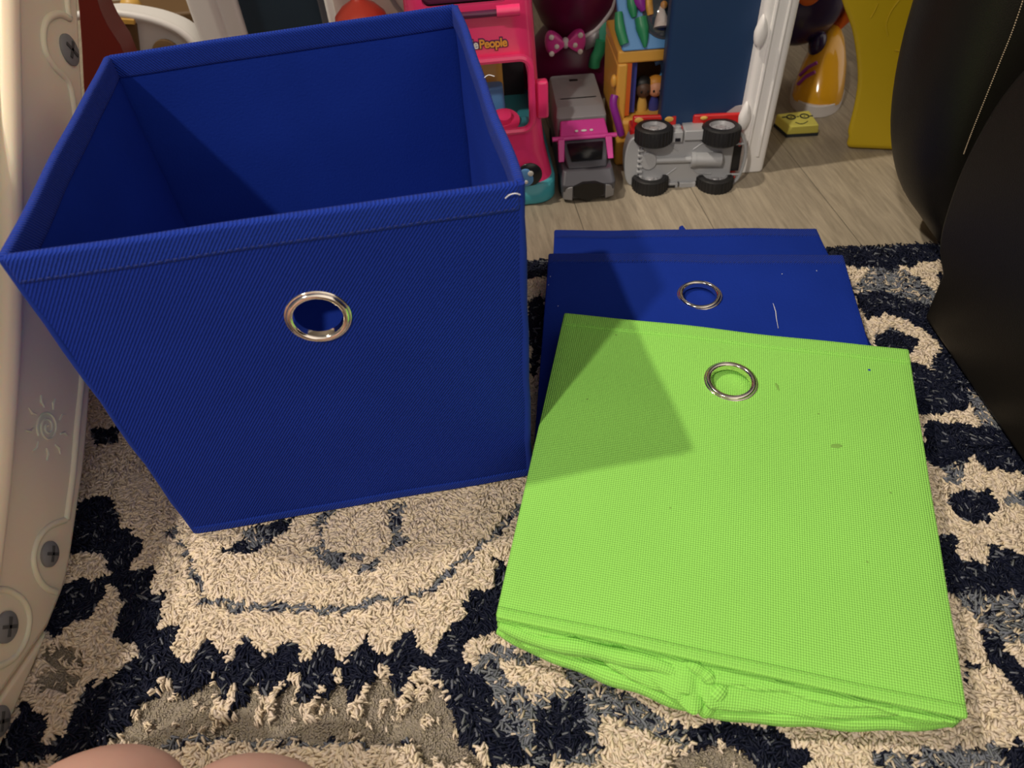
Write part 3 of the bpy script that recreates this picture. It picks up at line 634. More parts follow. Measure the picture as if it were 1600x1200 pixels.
# ------------------------------------------------------------------ cream slide side at the left
XS = -.352
def SX(px, py, x=XS): return UX(px, py, x)
edge_px = [(118,-260),(121,-150),(123,-60),(124,0),(129,90),(134,180),(139,280),(143,380),(146,480),(146,560),(143,630),(135,720),(124,800),(112,880),(98,940),(84,985)]
edge = catmull([SX(*p) for p in edge_px], 4)
lowp = [SX(*p) for p in ((68,1012),(45,1062),(22,1120),(2,1172))]
for p in lowp: p.z = max(p.z, .0)
sl = thing('toddler_slide', 'cream plastic toddler slide with grey screw caps and a raised sun emblem', 'slide', (XS, .3, 0))
body = [Vector((XS, max(p.y, .0), max(p.z, .003))) for p in edge]
y0_, z0_ = body[-1].y, body[-1].z; y1_, z1_ = body[0].y, body[0].z
top_ = catmull([Vector((XS, y1_-.14, z1_+.03)), Vector((XS, y1_*.62, z1_*.72)), Vector((XS, .30, .235)), Vector((XS, .17, .185)), Vector((XS, .06, .165)), Vector((XS, .02, .15)), Vector((XS, .02, .10))], 5)
body += [Vector((XS, .10, .055))]+top_[::-1]
B().prism(body, (-.05, 0, 0)).go('side_panel', 'cream_plastic', sl, bevel=.008, seg=4)
lower = [Vector((XS-.001, y0_-.0012, z0_-.001))]+[Vector((XS-.001, p.y, max(p.z, .002))) for p in lowp]+[Vector((XS-.001, .0, .002)), Vector((XS-.001, .018, .094)), Vector((XS-.001, .098, .052))]
B().prism(lower, (-.049, 0, 0)).go('lower_panel', 'cream_plastic', sl, bevel=.005, seg=3)
ch_ = [Vector((XS-.05, p.y, p.z+.05)) for p in edge[::4]]+[Vector((XS-.05, .12, .05)), Vector((XS-.05, -.05, .03))]
B().prism(ch_+[p+Vector((0,-.004,.012)) for p in reversed(ch_)], (-.30, 0, 0)).go('chute', 'cream_plastic', sl)
B().prism([p+Vector((-.35,0,0)) for p in body], (-.05, 0, 0)).go('side_panel', 'cream_plastic', sl, bevel=.008, seg=4)
def offs(path, d):   # offset a curve in the YZ plane towards the slide's inside
    r = []
    for i, p in enumerate(path):
        t = (path[min(i+1, len(path)-1)]-path[max(i-1, 0)]).normalized(); nrm = Vector((0, t.z, -t.y)); r.append(p+nrm*d)
    return r
side = 1 if offs(edge, .01)[10].y < edge[10].y else -1
bead = catmull([SX(*p) for p in ((102,-200),(103,-40),(105,15),(108,28),(92,22),(74,30),(67,52),(70,80),(84,104),(104,125),(112,150),(118,200),(124,300),(128,400),(130,500),(127,590),(120,660),(113,740),(103,812))], 4)
B().tube([p+Vector((-.0005,0,0)) for p in bead], .0032, 10).go('raised_bead', 'cream_plastic', sl)
b2 = catmull([SX(*p) for p in ((8,-200),(9,0),(12,200),(12,400),(8,560),(-8,760),(-30,940))], 5)
B().tube([p+Vector((.001,0,0)) for p in b2], .0085, 14).go('ledge', 'cream_plastic', sl)
b3 = catmull([SX(*p) for p in ((103,812),(78,822),(60,842),(52,872),(58,900),(72,918),(88,925))], 4)
B().tube([p+Vector((-.0008,0,0)) for p in b3], .0028, 10).go('raised_bead', 'cream_plastic', sl)
b4 = catmull([SX(*p) for p in ((-20,925),(10,922),(36,938),(46,965),(40,1000),(20,1030),(-10,1045))], 4)
B().tube([p+Vector((-.0008,0,0)) for p in b4], .0026, 10).go('raised_bead', 'cream_plastic', sl)
for (px, py, r) in ((107,78,.0125), (76,866,.0095), (8,980,.0105), (-4,1128,.0100)):
    c = SX(px, py); c.x = XS+.0005
    cp = B().lathe([(r,-.003),(r,.0012),(r*.88,.0022),(r*.3,.0027),(.0005,.0028)], c, (1,0,0), 32).go('screw_cap', 'grey_cap', sl)
    sb = B(); a = .5
    for k in range(2):
        w = a+k*math.pi/2; d = Vector((0, math.cos(w), math.sin(w)))*r*.62; e = Vector((0, -math.sin(w), math.cos(w)))*r*.11; q = c+Vector((.0022,0,0))
        sb.prism([q+d+e, q+d-e, q-d-e, q-d+e], (.0012, 0, 0))
    sb.go('cross_slot', 'cap_slot', cp)
    cp['label'] = 'round grey screw cap with a cross slot'
sun = SX(74, 668); em = B(); pts = []
for k in range(60):
    a = k*.26; rr = .0012+.0115*k/60; pts.append(Vector((XS+.0002, sun.y+rr*math.cos(a), sun.z+rr*math.sin(a)*1.0)))
em.tube(pts, .0009, 6)
for k in range(9):
    a = k*2*math.pi/9+.2; P0 = sun+Vector((.0002, math.cos(a)*.0155, math.sin(a)*.0155)); P1 = sun+Vector((.0002, math.cos(a+.12)*.020, math.sin(a+.12)*.020)); P2 = sun+Vector((.0002, math.cos(a+.05)*.025, math.sin(a+.05)*.025))
    em.tube([P0,P1,P2], [.0007,.0012,.0005], 6)
em.go('sun_emblem', 'cream_plastic', sl)
# ------------------------------------------------------------------ black leather sofa at the right
so = thing('leather_sofa', 'black leather sofa with tan stitching standing at the right edge of the rug', 'sofa', (.6, .3, 0))
def xz_loft(prof_fn, y0, y1, nseg, name, m, **k):
    secs = []
    for i in range(nseg+1):
        t = i/nseg; y = y0+(y1-y0)*t; e = math.sin(math.pi*min(max(t,0.0),1.0))**.28 if 0 < t < 1 else 0
        secs.append([Vector((p[0], y, p[1])) for p in prof_fn(e)])
    b = B(); b.loft(secs); return b.go(name, m, so, **k)
def prof_pts(left, right=1.15, e=1.0, cx=.62, top=.62):
    out_ = []
    for (x, z) in left: out_.append((cx+(x-cx)*(.72+.28*e), z+(0 if z < .05 else 0)))
    out_ += [(right, left[-1][1]), (right, left[0][1])]
    return out_
# far lobe (arm front): a bulging upright pad
armL = [(p.x, p.z) for p in [UY(px, py, .63) for px, py in ((1462,374),(1440,340),(1420,310),(1408,270),(1404,215),(1411,150),(1426,80),(1448,5),(1470,-70),(1498,-170))]]
armL = [(x, max(z, .004)) for x, z in armL]; armL = [(v.x, v.z) for v in catmull([Vector((x, 0, z)) for x, z in armL], 3)]
xz_loft(lambda e: prof_pts(armL, 1.1, e, cx=.66), .562, .70, 18, 'arm_front', 'leather')
# near pad (seat / footrest front)
def nearprof(e):
    base = [(.425,.004),(.412,.03),(.405,.08),(.405,.14),(.412,.20),(.43,.25),(.47,.29),(.53,.315)]
    base = [(v.x, v.z) for v in catmull([Vector((x, 0, z)) for x, z in base], 3)]
    return [(x+(1-e)*.055, z) for x, z in base]+[(1.1, .32), (1.1, .004)]
XN = .405
np_ = catmull([UX(px, py, XN) for px, py in ((1470,428),(1465,395),(1468,362),(1480,318),(1500,262),(1528,205),(1560,152),(1605,98),(1670,45))], 3)
npoly = [Vector((XN, -.35, .004)), Vector((XN, np_[0].y-.004, .004))]+[Vector((XN, p.y, max(p.z, .006))) for p in np_]+[Vector((XN, -.35, np_[-1].z))]
B().prism(npoly, (.14, 0, 0)).go('seat_front', 'leather', so, bevel=.022, seg=6)
B().box((.552,-.35,.05),(1.0,.50,.42)).go('seat_cushion', 'leather', so, bevel=.04, seg=5)
B().box((.90,-.4,.0),(1.15,.75,.80)).go('backrest', 'leather', so, bevel=.05, seg=5)
B().box((.50,-.33,.0),(1.1,.64,.02)).go('base', 'black_plastic', so)
seam = [UY(px, py, .60) for px, py in ((1598,-10),(1578,55),(1553,120),(1530,180),(1512,222),(1505,240))]
# ------------------------------------------------------------------ pink toy bus
FB = frame((-.014, .786, ZF), .03)
bus = thing('toy_bus', 'large hot pink toy bus with open windshield and turquoise bumper behind the blue bin', 'toy bus', FB((0,.1,0)))
secs = [(.018,.0865,-.004,.024),(.030,.085,0.0,.026),(.045,.0815,.004,.028),(.065,.0775,.006,.028),(.10,.0745,.009,.026),(.15,.072,.012,.026),(.20,.070,.015,.026),(.25,.068,.020,.026),(.29,.063,.028,.03),(.305,.055,.04,.03)]
def busloft(inset, z0=0, name='x', m='pink_plastic', par=None):
    b = B(FB); b.loft([rrect(-w+inset, w-inset, yf+inset, .175-inset, z if i else z+inset, max(rr-inset, .006), 6) for i, (z, w, yf, rr) in enumerate(secs)])
    return b.go(name, m, par)
shell = busloft(0, name='shell', par=bus)
inner = busloft(.006); 
wn = B(FB); wn.prism(rrect2(-.060, .0615, .094, .176, -.05, .012), (0, .11, 0)); wcut = wn.go('c', 'pink_plastic')
wn = B(FB); wn.prism(rrect2(-.048, .042, .232, .30, -.05, .008), (0, .12, 0)); wcut2 = wn.go('c', 'pink_plastic')
wn = B(FB); wn.prism([(-.2, y, z) for (_, y, z) in [(0,.05,.11),(0,.16,.11),(0,.16,.19),(0,.05,.19)]], (.4,0,0)); wcut3 = wn.go('c', 'pink_plastic')
cut(shell, [inner, wcut, wcut2, wcut3])
fr_ = B(FB); rim = rrect2(-.061, .0625, .093, .177, .0095, .013, 6); rim.append(rim[0]); rim.append(rim[1])
fr_.tube(rim, .0042, 8, caps=False); fr_.go('windshield_frame', 'pink_plastic', bus)
b = B(FB); b.loft([rrect(-.0885,.0885,-.006,.179,z,.026,6) for z in (.001,.004,.026,.028)]); b.go('bumper', 'turquoise_plastic', bus, bevel=.002)
b = B(FB); b.ell((.055,-.004,.042),(.0155,.004,.0155)); ey = b.go('headlight', 'black_plastic', bus)
b = B(FB); b.ell((.050,-.0068,.040),(.0105,.002,.012)); b.go('iris', 'sky_plastic', ey)
b = B(FB); b.ell((.056,-.0088,.046),(.0036,.001,.0036), 12, 8); b.ell((.050,-.0088,.035),(.0026,.001,.0026), 12, 8); b.go_each('glint', 'white_paint', ey)
b = B(FB); b.ell((-.058,-.004,.044),(.0165,.004,.0165)); ey = b.go('headlight', 'black_plastic', bus)
b = B(FB); b.box((.068,.014,.102),(.082,.026,.146)); b.go('side_mirror', 'pink_plastic', bus, bevel=.003, seg=3)
b = B(FB); b.tube([(-.05,.004,.227),(.032,.004,.227)], .0035); b.go('hinge_bar', 'dark_pane', bus)
b = B(FB); b.tube([(.028,.002,.229),(.052,.002,.229)], .0058); b.go('hinge', 'pink_plastic', bus)
b = B(FB); b.box((-.050,.030,.232),(.046,.034,.30)); b.go('upper_window', 'dark_pane', bus)
b = B(FB); b.box((-.072,.02,.062),(.072,.165,.074)); b.go('cab_floor', 'turquoise_plastic', bus)
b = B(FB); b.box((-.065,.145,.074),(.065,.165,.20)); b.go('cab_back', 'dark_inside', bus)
b = B(FB); b.box((-.015,.02,.076),(.062,.05,.092)); b.go('dashboard', 'turquoise_plastic', bus, bevel=.005)
b = B(FB); b.lathe([(.019,0),(.019,.004),(.010,.006),(.009,.013),(.006,.014)], (.030,.033,.0925), (0,-.35,1), 24); b.go('steering_wheel', 'pink_plastic', bus)
b = B(FB); b.loft([rrect(.004,.036,.062,.085,.076,.006),rrect(.007,.033,.064,.083,.122,.006)]); b.go('lever_box', 'sky_plastic', bus, bevel=.002)
b = B(FB); b.loft([rrect(-.018,.036,.10,.125,.076,.008),rrect(-.018,.036,.108,.130,.135,.010),rrect(-.008,.026,.115,.130,.150,.007)]); b.go('seat', 'seat_yellow', bus, bevel=.003)
def text(body, size, m, parent, fr, y, x, z, off=0, ext=.0006, name='lettering', tilt=0):
    cu = D.curves.new('t', 'FONT'); cu.body = body; cu.size = size; cu.extrude = ext; cu.offset = off; cu.space_character = .92
    ob = D.objects.new('t', cu); COL.objects.link(ob); dg = bpy.context.evaluated_depsgraph_get(); dg.update()
    me = D.meshes.new_from_object(ob.evaluated_get(dg)); D.objects.remove(ob); wo = wloc(parent)
    for v in me.vertices:
        c = v.co.copy(); q = Vector((x+c.x, y-c.z+tilt*(c.y), z+c.y)); v.co = fr(q)-wo
    me.materials.clear(); me.materials.append(MAT[m]); o = D.objects.new(name, me); COL.objects.link(o); o.parent = parent; return o
# text widths: laid out to end near the right side of the forehead
def add_title(bodytxt, x, z, size, m, off, yy, nm): return text(bodytxt, size, m, bus, FB, yy, x, z, off, name=nm, tilt=.06)
add_title('Little', -.0158, .1895, .0121, 'white_paint', .0003, .0128, 'lettering')
add_title('People', .0074, .1895, .0121, 'text_orange', .0003, .0128, 'lettering')
add_title('Little', -.0158, .1895, .0121, 'text_outline', .0013, .0137, 'lettering_outline')
add_title('People', .0074, .1895, .0121, 'text_outline', .0013, .0137, 'lettering_outline')
# ------------------------------------------------------------------ grey armoured toy truck
_FG = frame((.1135, .782, ZF), .0); FG = lambda p: _FG((p[0]*.93, p[1]*.92, p[2]*.80))
gt = thing('toy_armoured_truck', 'grey plastic toy van with a pink bar across its cab, beside the pink bus', 'toy truck', FG((0,.1,0)))
b = B(FG); b.loft([rrect(-.035,.035,0,.20,.006,.004),rrect(-.036,.036,-.002,.20,.030,.006),rrect(-.033,.033,.012,.20,.046,.006)]); b.go('chassis', 'dark_grey', gt, bevel=.001)
b = B(FG); b.add([(-.026,.016,.046),(.026,.016,.046),(.031,.050,.072),(-.031,.050,.072),(-.033,.10,.046),(.033,.10,.046),(.031,.10,.072),(-.031,.10,.072)],[(0,1,2,3),(1,5,6,2),(5,4,7,6),(4,0,3,7),(3,2,6,7),(0,4,5,1)]); b.go('cab', 'dark_grey', gt, bevel=.002)
b = B(FG); b.add([(-.020,.0245,.0545),(.020,.0245,.0545),(.024,.0455,.0705),(-.024,.0455,.0705)],[(0,1,2,3)]); b.go('windshield', 'black_plastic', gt, solid=.002)
b = B(FG); b.prism([(-.020,-.0045,.030),(-.008,-.0048,.034),(.008,-.0048,.034),(.020,-.0045,.030),(.020,-.0035,.012),(.0,-.0035,.002),(-.020,-.0035,.012)], (0,.006,0)); b.go('grille', 'black_plastic', gt)
b = B(FG)
for s in (-1, 1): b.prism([(s*.022,-.003,.030),(s*.034,.002,.024),(s*.034,.002,.006),(s*.022,-.003,.006)], (0,-.002,0))
b.go_each('headlight_panel', 'silver_grey', gt, bevel=.001)
b = B(FG); b.loft([rrect(-.034,.034,.085,.205,.046,.003),rrect(-.034,.034,.085,.205,.090,.004),rrect(-.032,.032,.100,.202,.099,.005)]); b.go('cargo_box', 'silver_grey', gt, bevel=.0015)
b = B(FG); b.box((-.025,.125,.0975),(.025,.128,.0990)); b.box((-.025,.150,.0975),(.025,.152,.0986)); b.lathe([(.003,0),(.003,.002)],(-.012,.185,.0975),(0,0,1),14); b.lathe([(.003,0),(.003,.002)],(.012,.185,.0975),(0,0,1),14); b.go_each('roof_rib', 'silver_grey', gt)
b = B(FG); b.box((-.006,.18,.0975),(.006,.186,.0995)); b.go('roof_hatch', 'black_plastic', gt)
b = B(FG); b.prism([(-.033,.050,.076),(.033,.050,.076),(.030,.076,.092),(-.030,.076,.092)], (0,.004,-.006)); pk = b.go('hood_bar', 'magenta_plastic', gt, bevel=.002)
b = B(FG); b.tube([(-.043,.052,.076),(.043,.052,.076)], .0035, 12); b.go('axle_pin', 'magenta_plastic', pk)
for s in (-1, 1):
    b = B(FG); b.prism([(s*.027,.046,.078),(s*.036,.046,.078),(s*.037,.030,.050),(s*.029,.030,.050)], (0,.006,0)); b.go('bar_arm', 'magenta_plastic', pk, bevel=.001)
b = B(FG)
for x in (-.010, 0, .010): b.ell((x, .0585, .0830), (.0042 if x == 0 else .0026, .002, .0018), 12, 8)
b.go('badge', 'white_paint', pk)
for x in (-.033, .033):
    for y in (.03, .16):
        b = B(FG); b.lathe([(.013,-.004),(.015,-.003),(.015,.003),(.013,.004)], (x, y, .0152), (1,0,0), 24); b.go('wheel', 'rubber', gt)
# ------------------------------------------------------------------ fire engine on its side, underside towards the camera
_FT = frame(U(1068, 292, ZF), -.09, -.12); FT = lambda p: _FT((p[0]*.92, p[1], p[2]))
ft = thing('toy_fire_truck', 'red and grey toy fire engine tipped on its side showing its underside and black wheels', 'toy truck', FT((0,.02,0)))
W2 = .072   # height when lying
def hx(x): return x
b = B(FT); b.prism([(-.062,.004,.004),(.062,.004,.004),(.062,.004,W2-.006),(-.062,.004,W2-.006)], (0,.012,0)); ch = b.go('chassis', 'truck_grey', ft, bevel=.002)
b = B(FT)
b.lathe([(.0105,-.0025),(.0115,0),(.0100,.002)], (-.050,.003,.034), (0,-1,0), 28)
b.tube([(-.040,.002,.035),(.008,.002,.035)], .0038, 12); b.tube([(.006,.002,.035),(.012,.002,.035)], .0095, 16)
b.tube([(.012,.002,.035),(.046,.002,.034),(.049,.002,.034)], [.0088,.0088,.005], 16)
for s in (1, -1):
    z0 = .035
    b.tube([(-.030,.0035,z0+s*.024),(-.012,.0035,z0+s*.011)], .0009, 6); b.tube([(.008,.0035,z0+s*.012),(.018,.0035,z0+s*.019),(.036,.0035,z0+s*.020)], .0009, 6)
    b.tube([(-.052,.0035,z0+s*.026),(-.036,.0035,z0+s*.026)], .0009, 6)
b.go('underside_relief', 'truck_grey', ft)
b = B(FT)
for (x0, x1, z0, z1) in ((-.026,-.008,-.004,.006),(-.006,.016,-.006,.006),(-.026,-.008,W2-.014,W2-.001),(-.006,.022,W2-.012,W2+.000)): b.box((x0,-.001,z0),(x1,.03,z1))
b.go_each('side_step', 'truck_grey', ft, bevel=.001)
b = B(FT); b.box((-.018,-.0018,W2-.0125),(-.011,.004,W2-.0085)); b.box((-.022,-.0018,.000),(-.012,.004,.003)); b.go_each('latch', 'black_plastic', ft)
b = B(FT)
for x in (-.022, -.013): b.lathe([(.0035,0),(.0035,.003),(.001,.0035)], (x, .010, W2-.001), (0,0,1), 14)
b.go_each('stud', 'truck_grey', ft)
b = B(FT); b.loft([rrect(-.075,.074,.016,.056,z,.008) for z in (.0,.003,W2-.006,W2-.003)]); b.go('body', 'red_plastic', ft, bevel=.002)
b = B(FT); b.box((-.072,.024,W2-.008),(-.014,.030,W2+.011)); b.box((.008,.024,W2-.010),(.074,.030,W2+.010)); b.go_each('fender', 'red_plastic', ft, bevel=.002)
b = B(FT); b.box((.012,.030,W2+.006),(.074,.036,W2+.018)); b.go('ladder_rail', 'truck_grey', ft, bevel=.001)
b = B(FT); b.ell((-.064,.0235,W2+.006),(.006,.0012,.0035),12,6); b.ell((-.024,.0235,W2+.006),(.006,.0012,.0035),12,6); b.ell((.022,.0235,W2+.006),(.005,.0012,.0025),12,6); b.go_each('decal', 'seat_yellow', ft)
# front bumper (left) and rear bumper (right) as curved bars
lb_ = [(-.066,.006,W2-.006),(-.076,.006,W2-.012),(-.081,.006,W2-.026),(-.082,.006,.030),(-.080,.006,.012),(-.074,.006,.002),(-.064,.006,.0)]
cb = catmull(lb_, 4); b = B(FT)
b.prism([Vector(p) for p in cb]+[Vector((-.062,.006,.0)), Vector((-.062,.006,W2-.006))], (0,.030,0)); b.go('front_bumper', 'truck_grey', ft, bevel=.0015)
b = B(FT); 
for k in range(7): b.box((-.0655,.001,.012+k*.0068),(-.0575,.006,.0155+k*.0068))
b.go('grille_teeth', 'truck_grey', ft, bevel=.0008)
b = B(FT); rb = catmull([(.062,.004,W2-.004),(.072,.004,W2-.012),(.0775,.004,W2-.026),(.0785,.004,.034),(.076,.004,.016),(.070,.004,.004),(.060,.004,-.002)], 4)
b.tube(rb, .0024, 8); b.tube([(.060,.004,.052),(.077,.004,.052)], .0016, 6); b.tube([(.058,.004,.013),(.075,.004,.013)], .0016, 6); b.go('rear_bumper', 'truck_grey', ft)
b = B(FT); b.box((.062,.010,.015),(.074,.016,.050)); b.go('rear_recess', 'black_plastic', ft)
b = B(FT); b.tube([(.062,.006,W2-.010),(.069,.008,W2-.020),(.070,.008,W2-.024)], .0018, 6); b.tube([(.062,.006,.001),(.069,.006,.010)], .0018, 6); b.go('rear_trim', 'red_plastic', ft)
for (x, z) in ((-.046, W2-.004), (.042, W2-.006), (-.046, .005), (.042, .003)):
    c = (x, .004, z)
    b = B(FT); b.lathe([(.0165,-.0105),(.0215,-.0105),(.0240,-.0085),(.0245,-.004),(.0245,.004),(.0240,.0085),(.0215,.0105),(.0165,.0105),(.0160,.006),(.0160,-.006)], c, (0,0,1), 40, closed=True)
    for k in range(30):
        a = 2*math.pi*k/30; b.box((c[0]+.0243*math.cos(a)-.0008, c[1]+.0243*math.sin(a)-.0008, c[2]-.008), (c[0]+.0243*math.cos(a)+.0008, c[1]+.0243*math.sin(a)+.0008, c[2]+.008))
    w = b.go('wheel', 'rubber', ft)
    b = B(FT); b.lathe([(.0163,-.008),(.0163,.0095),(.0150,.0098),(.0135,.0060),(.0060,.0052),(.0050,.0072),(.0005,.0075)], c, (0,0,1), 32)
    for k in range(8):
        a = 2*math.pi*k/8; b.lathe([(.0011,.005),(.0011,.0068),(.0004,.0070)], (c[0]+.0088*math.cos(a), c[1]+.0088*math.sin(a), c[2]), (0,0,1), 8)
    b.go('hub', 'silver_grey', w)
# ------------------------------------------------------------------ yellow and blue toy house
hs = thing('toy_house', 'yellow and sky-blue toy playhouse with green vines, left of the dark blue board', 'toy house', (.23, .91, ZF))
yh = .862
FH = frame((0,0,0))
def HP(px, py, y=yh): return UY(px, py, y)
x0 = .156; x1 = .30
b = B()
for (a0, a1, c0, c1) in ((x0, x0+.013, .040, .1215), (x0, x1, .121, .137)): b.box((a0, yh, c0), (a1, yh+.10, c1))
b.box((x1-.013, yh, .04), (x1, yh+.10, .1215)); b.go('frame', 'yellow_frame', hs, bevel=.003, seg=3)
b = B(); b.box((x0+.002, yh-.004, ZF), (x1, yh+.10, .052)); b.go('lower_wall', 'yellow_frame', hs, bevel=.006, seg=3)
b = B(); b.ell((.225, yh-.002, .015), (.046,.006,.036)); b.go('blue_panel', 'sky_plastic', hs)
b = B(); b.box((x0+.012, yh+.002, .055), (x0+.018, yh+.02, .121)); b.go('door_jamb', 'orange_plastic', hs)
b = B(); b.box((x0+.018, yh+.010, .055), (x0+.026, yh+.02, .121)); b.go('inner_jamb', 'doll_blue', hs)
b = B(); b.box((x0+.01, yh+.075, .05), (x1-.01, yh+.085, .125)); b.go('back_wall', 'brown_wall', hs)
b = B(); b.ell((x0+.036, yh+.073, .108),(.008,.002,.009)); b.go('wall_decal', 'doll_blue', hs); b = B(); b.ell((x0+.048, yh+.073, .110),(.004,.002,.006)); b.go('wall_decal', 'orange_plastic', hs)
b = B(); b.tube(catmull([(x0+.062,yh+.03,.090),(x0+.063,yh+.03,.100),(x0+.060,yh+.03,.108),(x0+.052,yh+.03,.106)],4), .003, 8); b.go('blue_hook', 'sky_plastic', hs)
# roof: blue slope
b = B(); b.add([(x0+.004,yh-.003,.137),(x1,yh-.003,.137),(x1,yh+.06,.245),(x0-.006,yh+.06,.245),(x0+.004,yh+.01,.137),(x1,yh+.01,.137),(x1,yh+.075,.245),(x0-.006,yh+.075,.245)], [(0,1,2,3),(7,6,5,4),(0,4,5,1),(1,5,6,2),(2,6,7,3),(3,7,4,0)]); b.go('roof', 'sky_plastic', hs, bevel=.002)
def RF(px, py, lift=.0):   # a point on the sloped roof under a traced pixel
    d = ray(px, py); n_ = Vector((0, -.108, .063)).normalized(); p0 = Vector((0, yh-.003, .137)); t = (p0-EYE).dot(n_)/d.dot(n_); return EYE+d*t+n_*lift
for pts, rs in ((((966,20),(968,45),(975,70)), (.0045,.0062,.0055)), (((985,-15),(987,10),(990,28)), (.0055,.006,.003)), (((1000,28),(1003,45),(1006,62),(1007,75)), (.007,.0075,.0048,.0015))):
    q = catmull([RF(px, py, .003) for px, py in pts], 4); rr = [rs[min(int(i/4), len(rs)-1)]*(1-(i%4)/4)+rs[min(int(i/4)+1, len(rs)-1)]*((i%4)/4) for i in range(len(q))]
    b = B(); b.tube(q, rr, 12); b.go('vine', 'green_plastic', hs)
b = B(); b.tube([RF(993,-10,.006), RF(998,5,.006), RF(1004,18,.004)], [.007,.007,.003], 12); b.go('petal', 'lilac_plastic', hs)
b = B(); b.tube([RF(1011,-20,.001), RF(1013,8,.001), RF(1016,24,.001)], [.005,.005,.004], 12); b.go('roof_trim', 'yellow_frame', hs)
dc = RF(1040, 22, .001); ring = []
nr = Vector((0,-.108,.063)).normalized(); ta = Vector((1,0,0)); tb_ = nr.cross(ta)
b = B(); b.tube([dc+ta*.026*math.cos(2*math.pi*k/40)+tb_*.026*math.sin(2*math.pi*k/40) for k in range(42)], .0011, 8, caps=False); b.go('porthole_rim', 'dark_grey', hs)
b = B(); b.lathe([(.0255,0),(.021,.008),(.012,.013),(.001,.0145)], dc, nr, 32); b.go('porthole_cover', 'clear', hs)
b = B(); b.lathe([(.025,0),(.025,.001)], dc, nr, 32); b.go('porthole_back', 'teal_board', hs)
b = B(); b.lathe([(.0095,0),(.007,.010),(.003,.019),(.002,.022)], RF(1032,44,.006), tb_, 16); b.go('gown_figure', 'gown_white', hs)
b = B(); b.ell(RF(1035,10,.008), (.0042,.004,.0045), 14, 10); b.go('gown_figure_head', 'doll_hair', hs)
b = B(); b.tube(catmull([(x0-.002,yh-.002,.085),(x0-.004,yh-.006,.075),(x0+.002,yh-.008,.055),(x0+.008,yh-.006,.035)],4), .0048, 12); b.go('handle', 'lilac_plastic', hs)
b = B(); b.ell((x0-.003,yh+.004,.10),(.004,.005,.008)); b.go('side_knob', 'yellow_frame', hs)
# two little dolls looking out of the window
def doll(px, skin, hair, body, label):
    c = UY(px, 138, yh+.02); th = thing('toy_doll', label, 'doll', (c.x, yh+.02, .052))
    B().loft([[Vector((c.x+r*math.cos(a), yh+.02+r*.8*math.sin(a), z)) for a in [k*.3927 for k in range(16)]] for r, z in ((.0065,.052),(.0068,.060),(.004,.071))]).go('body', body, th)
    h = B().ell((c.x, yh+.018, .0805), (.0102,.0090,.0106)).go('head', skin, th)
    B().ell((c.x, yh+.0215, .0855), (.0113,.0092,.0098)).go('hair', hair, h)
    for s in (-1, 1): B().ell((c.x+s*.0040, yh+.0094, .0805), (.0014,.0008,.0018), 10, 8).go('eye', 'hair_black', h)
    B().ell((c.x, yh+.0092, .0785), (.0010,.0010,.0010), 8, 6).go('nose', skin, h)
doll(1005, 'doll_dark', 'hair_black', 'seat_yellow', 'dark-haired small toy doll in the playhouse window')
doll(1024, 'doll_skin', 'doll_hair', 'doll_blue', 'orange-haired small toy doll in the playhouse window')
# ------------------------------------------------------------------ play climber: dark blue board, white posts, unseen deck added above to shade the toys
cl = thing('play_climber', 'large white-framed play climber with dark blue board panels behind the toys', 'climber', (.1, .95, ZF))
yb = .832
bp = [UY(1046,0,yb), UY(1182,0,yb)]
B().box((.207, yb, ZF), (.309, yb+.02, .47)).go('board', 'navy_board', cl, bevel=.004, seg=3)
post = [rrect(.306, .345, yb-.015, yb+.055, z, .008) for z in (ZF, ZF+.002, .47)]
B().loft(post).go('post', 'white_plastic', cl, bevel=.002)
pr = B()
for x in (.318, .332): pr.tube([(x, yb-.0155, .012), (x, yb-.0155, .46)], .0022, 8)
pr.go_each('post_rib', 'white_plastic', cl)
for (px, py) in ((1188,48),(1163,180)):
    p = UY(px, py, yb-.014); b = B()
    b.loft([[Vector((p.x+.007*s_*math.cos(a)*(1-.45*max(0, math.sin(a))), yb-.0145-h_, p.z+.018*s_*math.sin(a))) for a in [k*2*math.pi/24 for k in range(24)]] for s_, h_ in ((1,0),(.92,.004),(.7,.006),(.3,.007))]); b.go('teardrop_boss', 'white_plastic', cl)
# left post and teal board
pl0, pl1 = UY(285,0,1.02), UY(322,0,1.02)
B().loft([rrect(pl0.x+.002, pl0.x+.038, 1.02, 1.07, z, .008) for z in (ZF, ZF+.002, .46)]).go('post', 'white_plastic', cl, bevel=.002)
B().loft([rrect(pl0.x+.035, pl0.x+.062, 1.035, 1.07, z, .006) for z in (ZF, .46)]).go_each('post_rib', 'white_plastic', cl, bevel=.002)
B().box((pl0.x+.06, 1.045, ZF), (-.215, 1.06, .46)).go('board', 'teal_board', cl, bevel=.003)
B().loft([rrect(-.217, -.205, 1.03, 1.07, z, .004) for z in (ZF, .46)]).go('board_edge', 'dark_grey', cl, bevel=.001)
dk = B(); dk.add([(-.30,.755,.44),(.36,.85,.44),(.36,1.5,.44),(-.30,1.5,.44),(-.30,.755,.48),(.36,.85,.48),(.36,1.5,.48),(-.30,1.5,.48)], [(0,3,2,1),(4,5,6,7),(0,1,5,4),(1,2,6,5),(2,3,7,6),(3,0,4,7)]); dk.go('shade_deck', 'white_plastic', cl, bevel=.006)  # unseen slab, added so its front edge casts the floor shadow line
for (x, y) in ((-.27,1.45),(.33,1.45)): B().loft([rrect(x-.02, x+.02, y-.02, y+.02, z, .006) for z in (ZF, .442)]).go('post', 'white_plastic', cl)
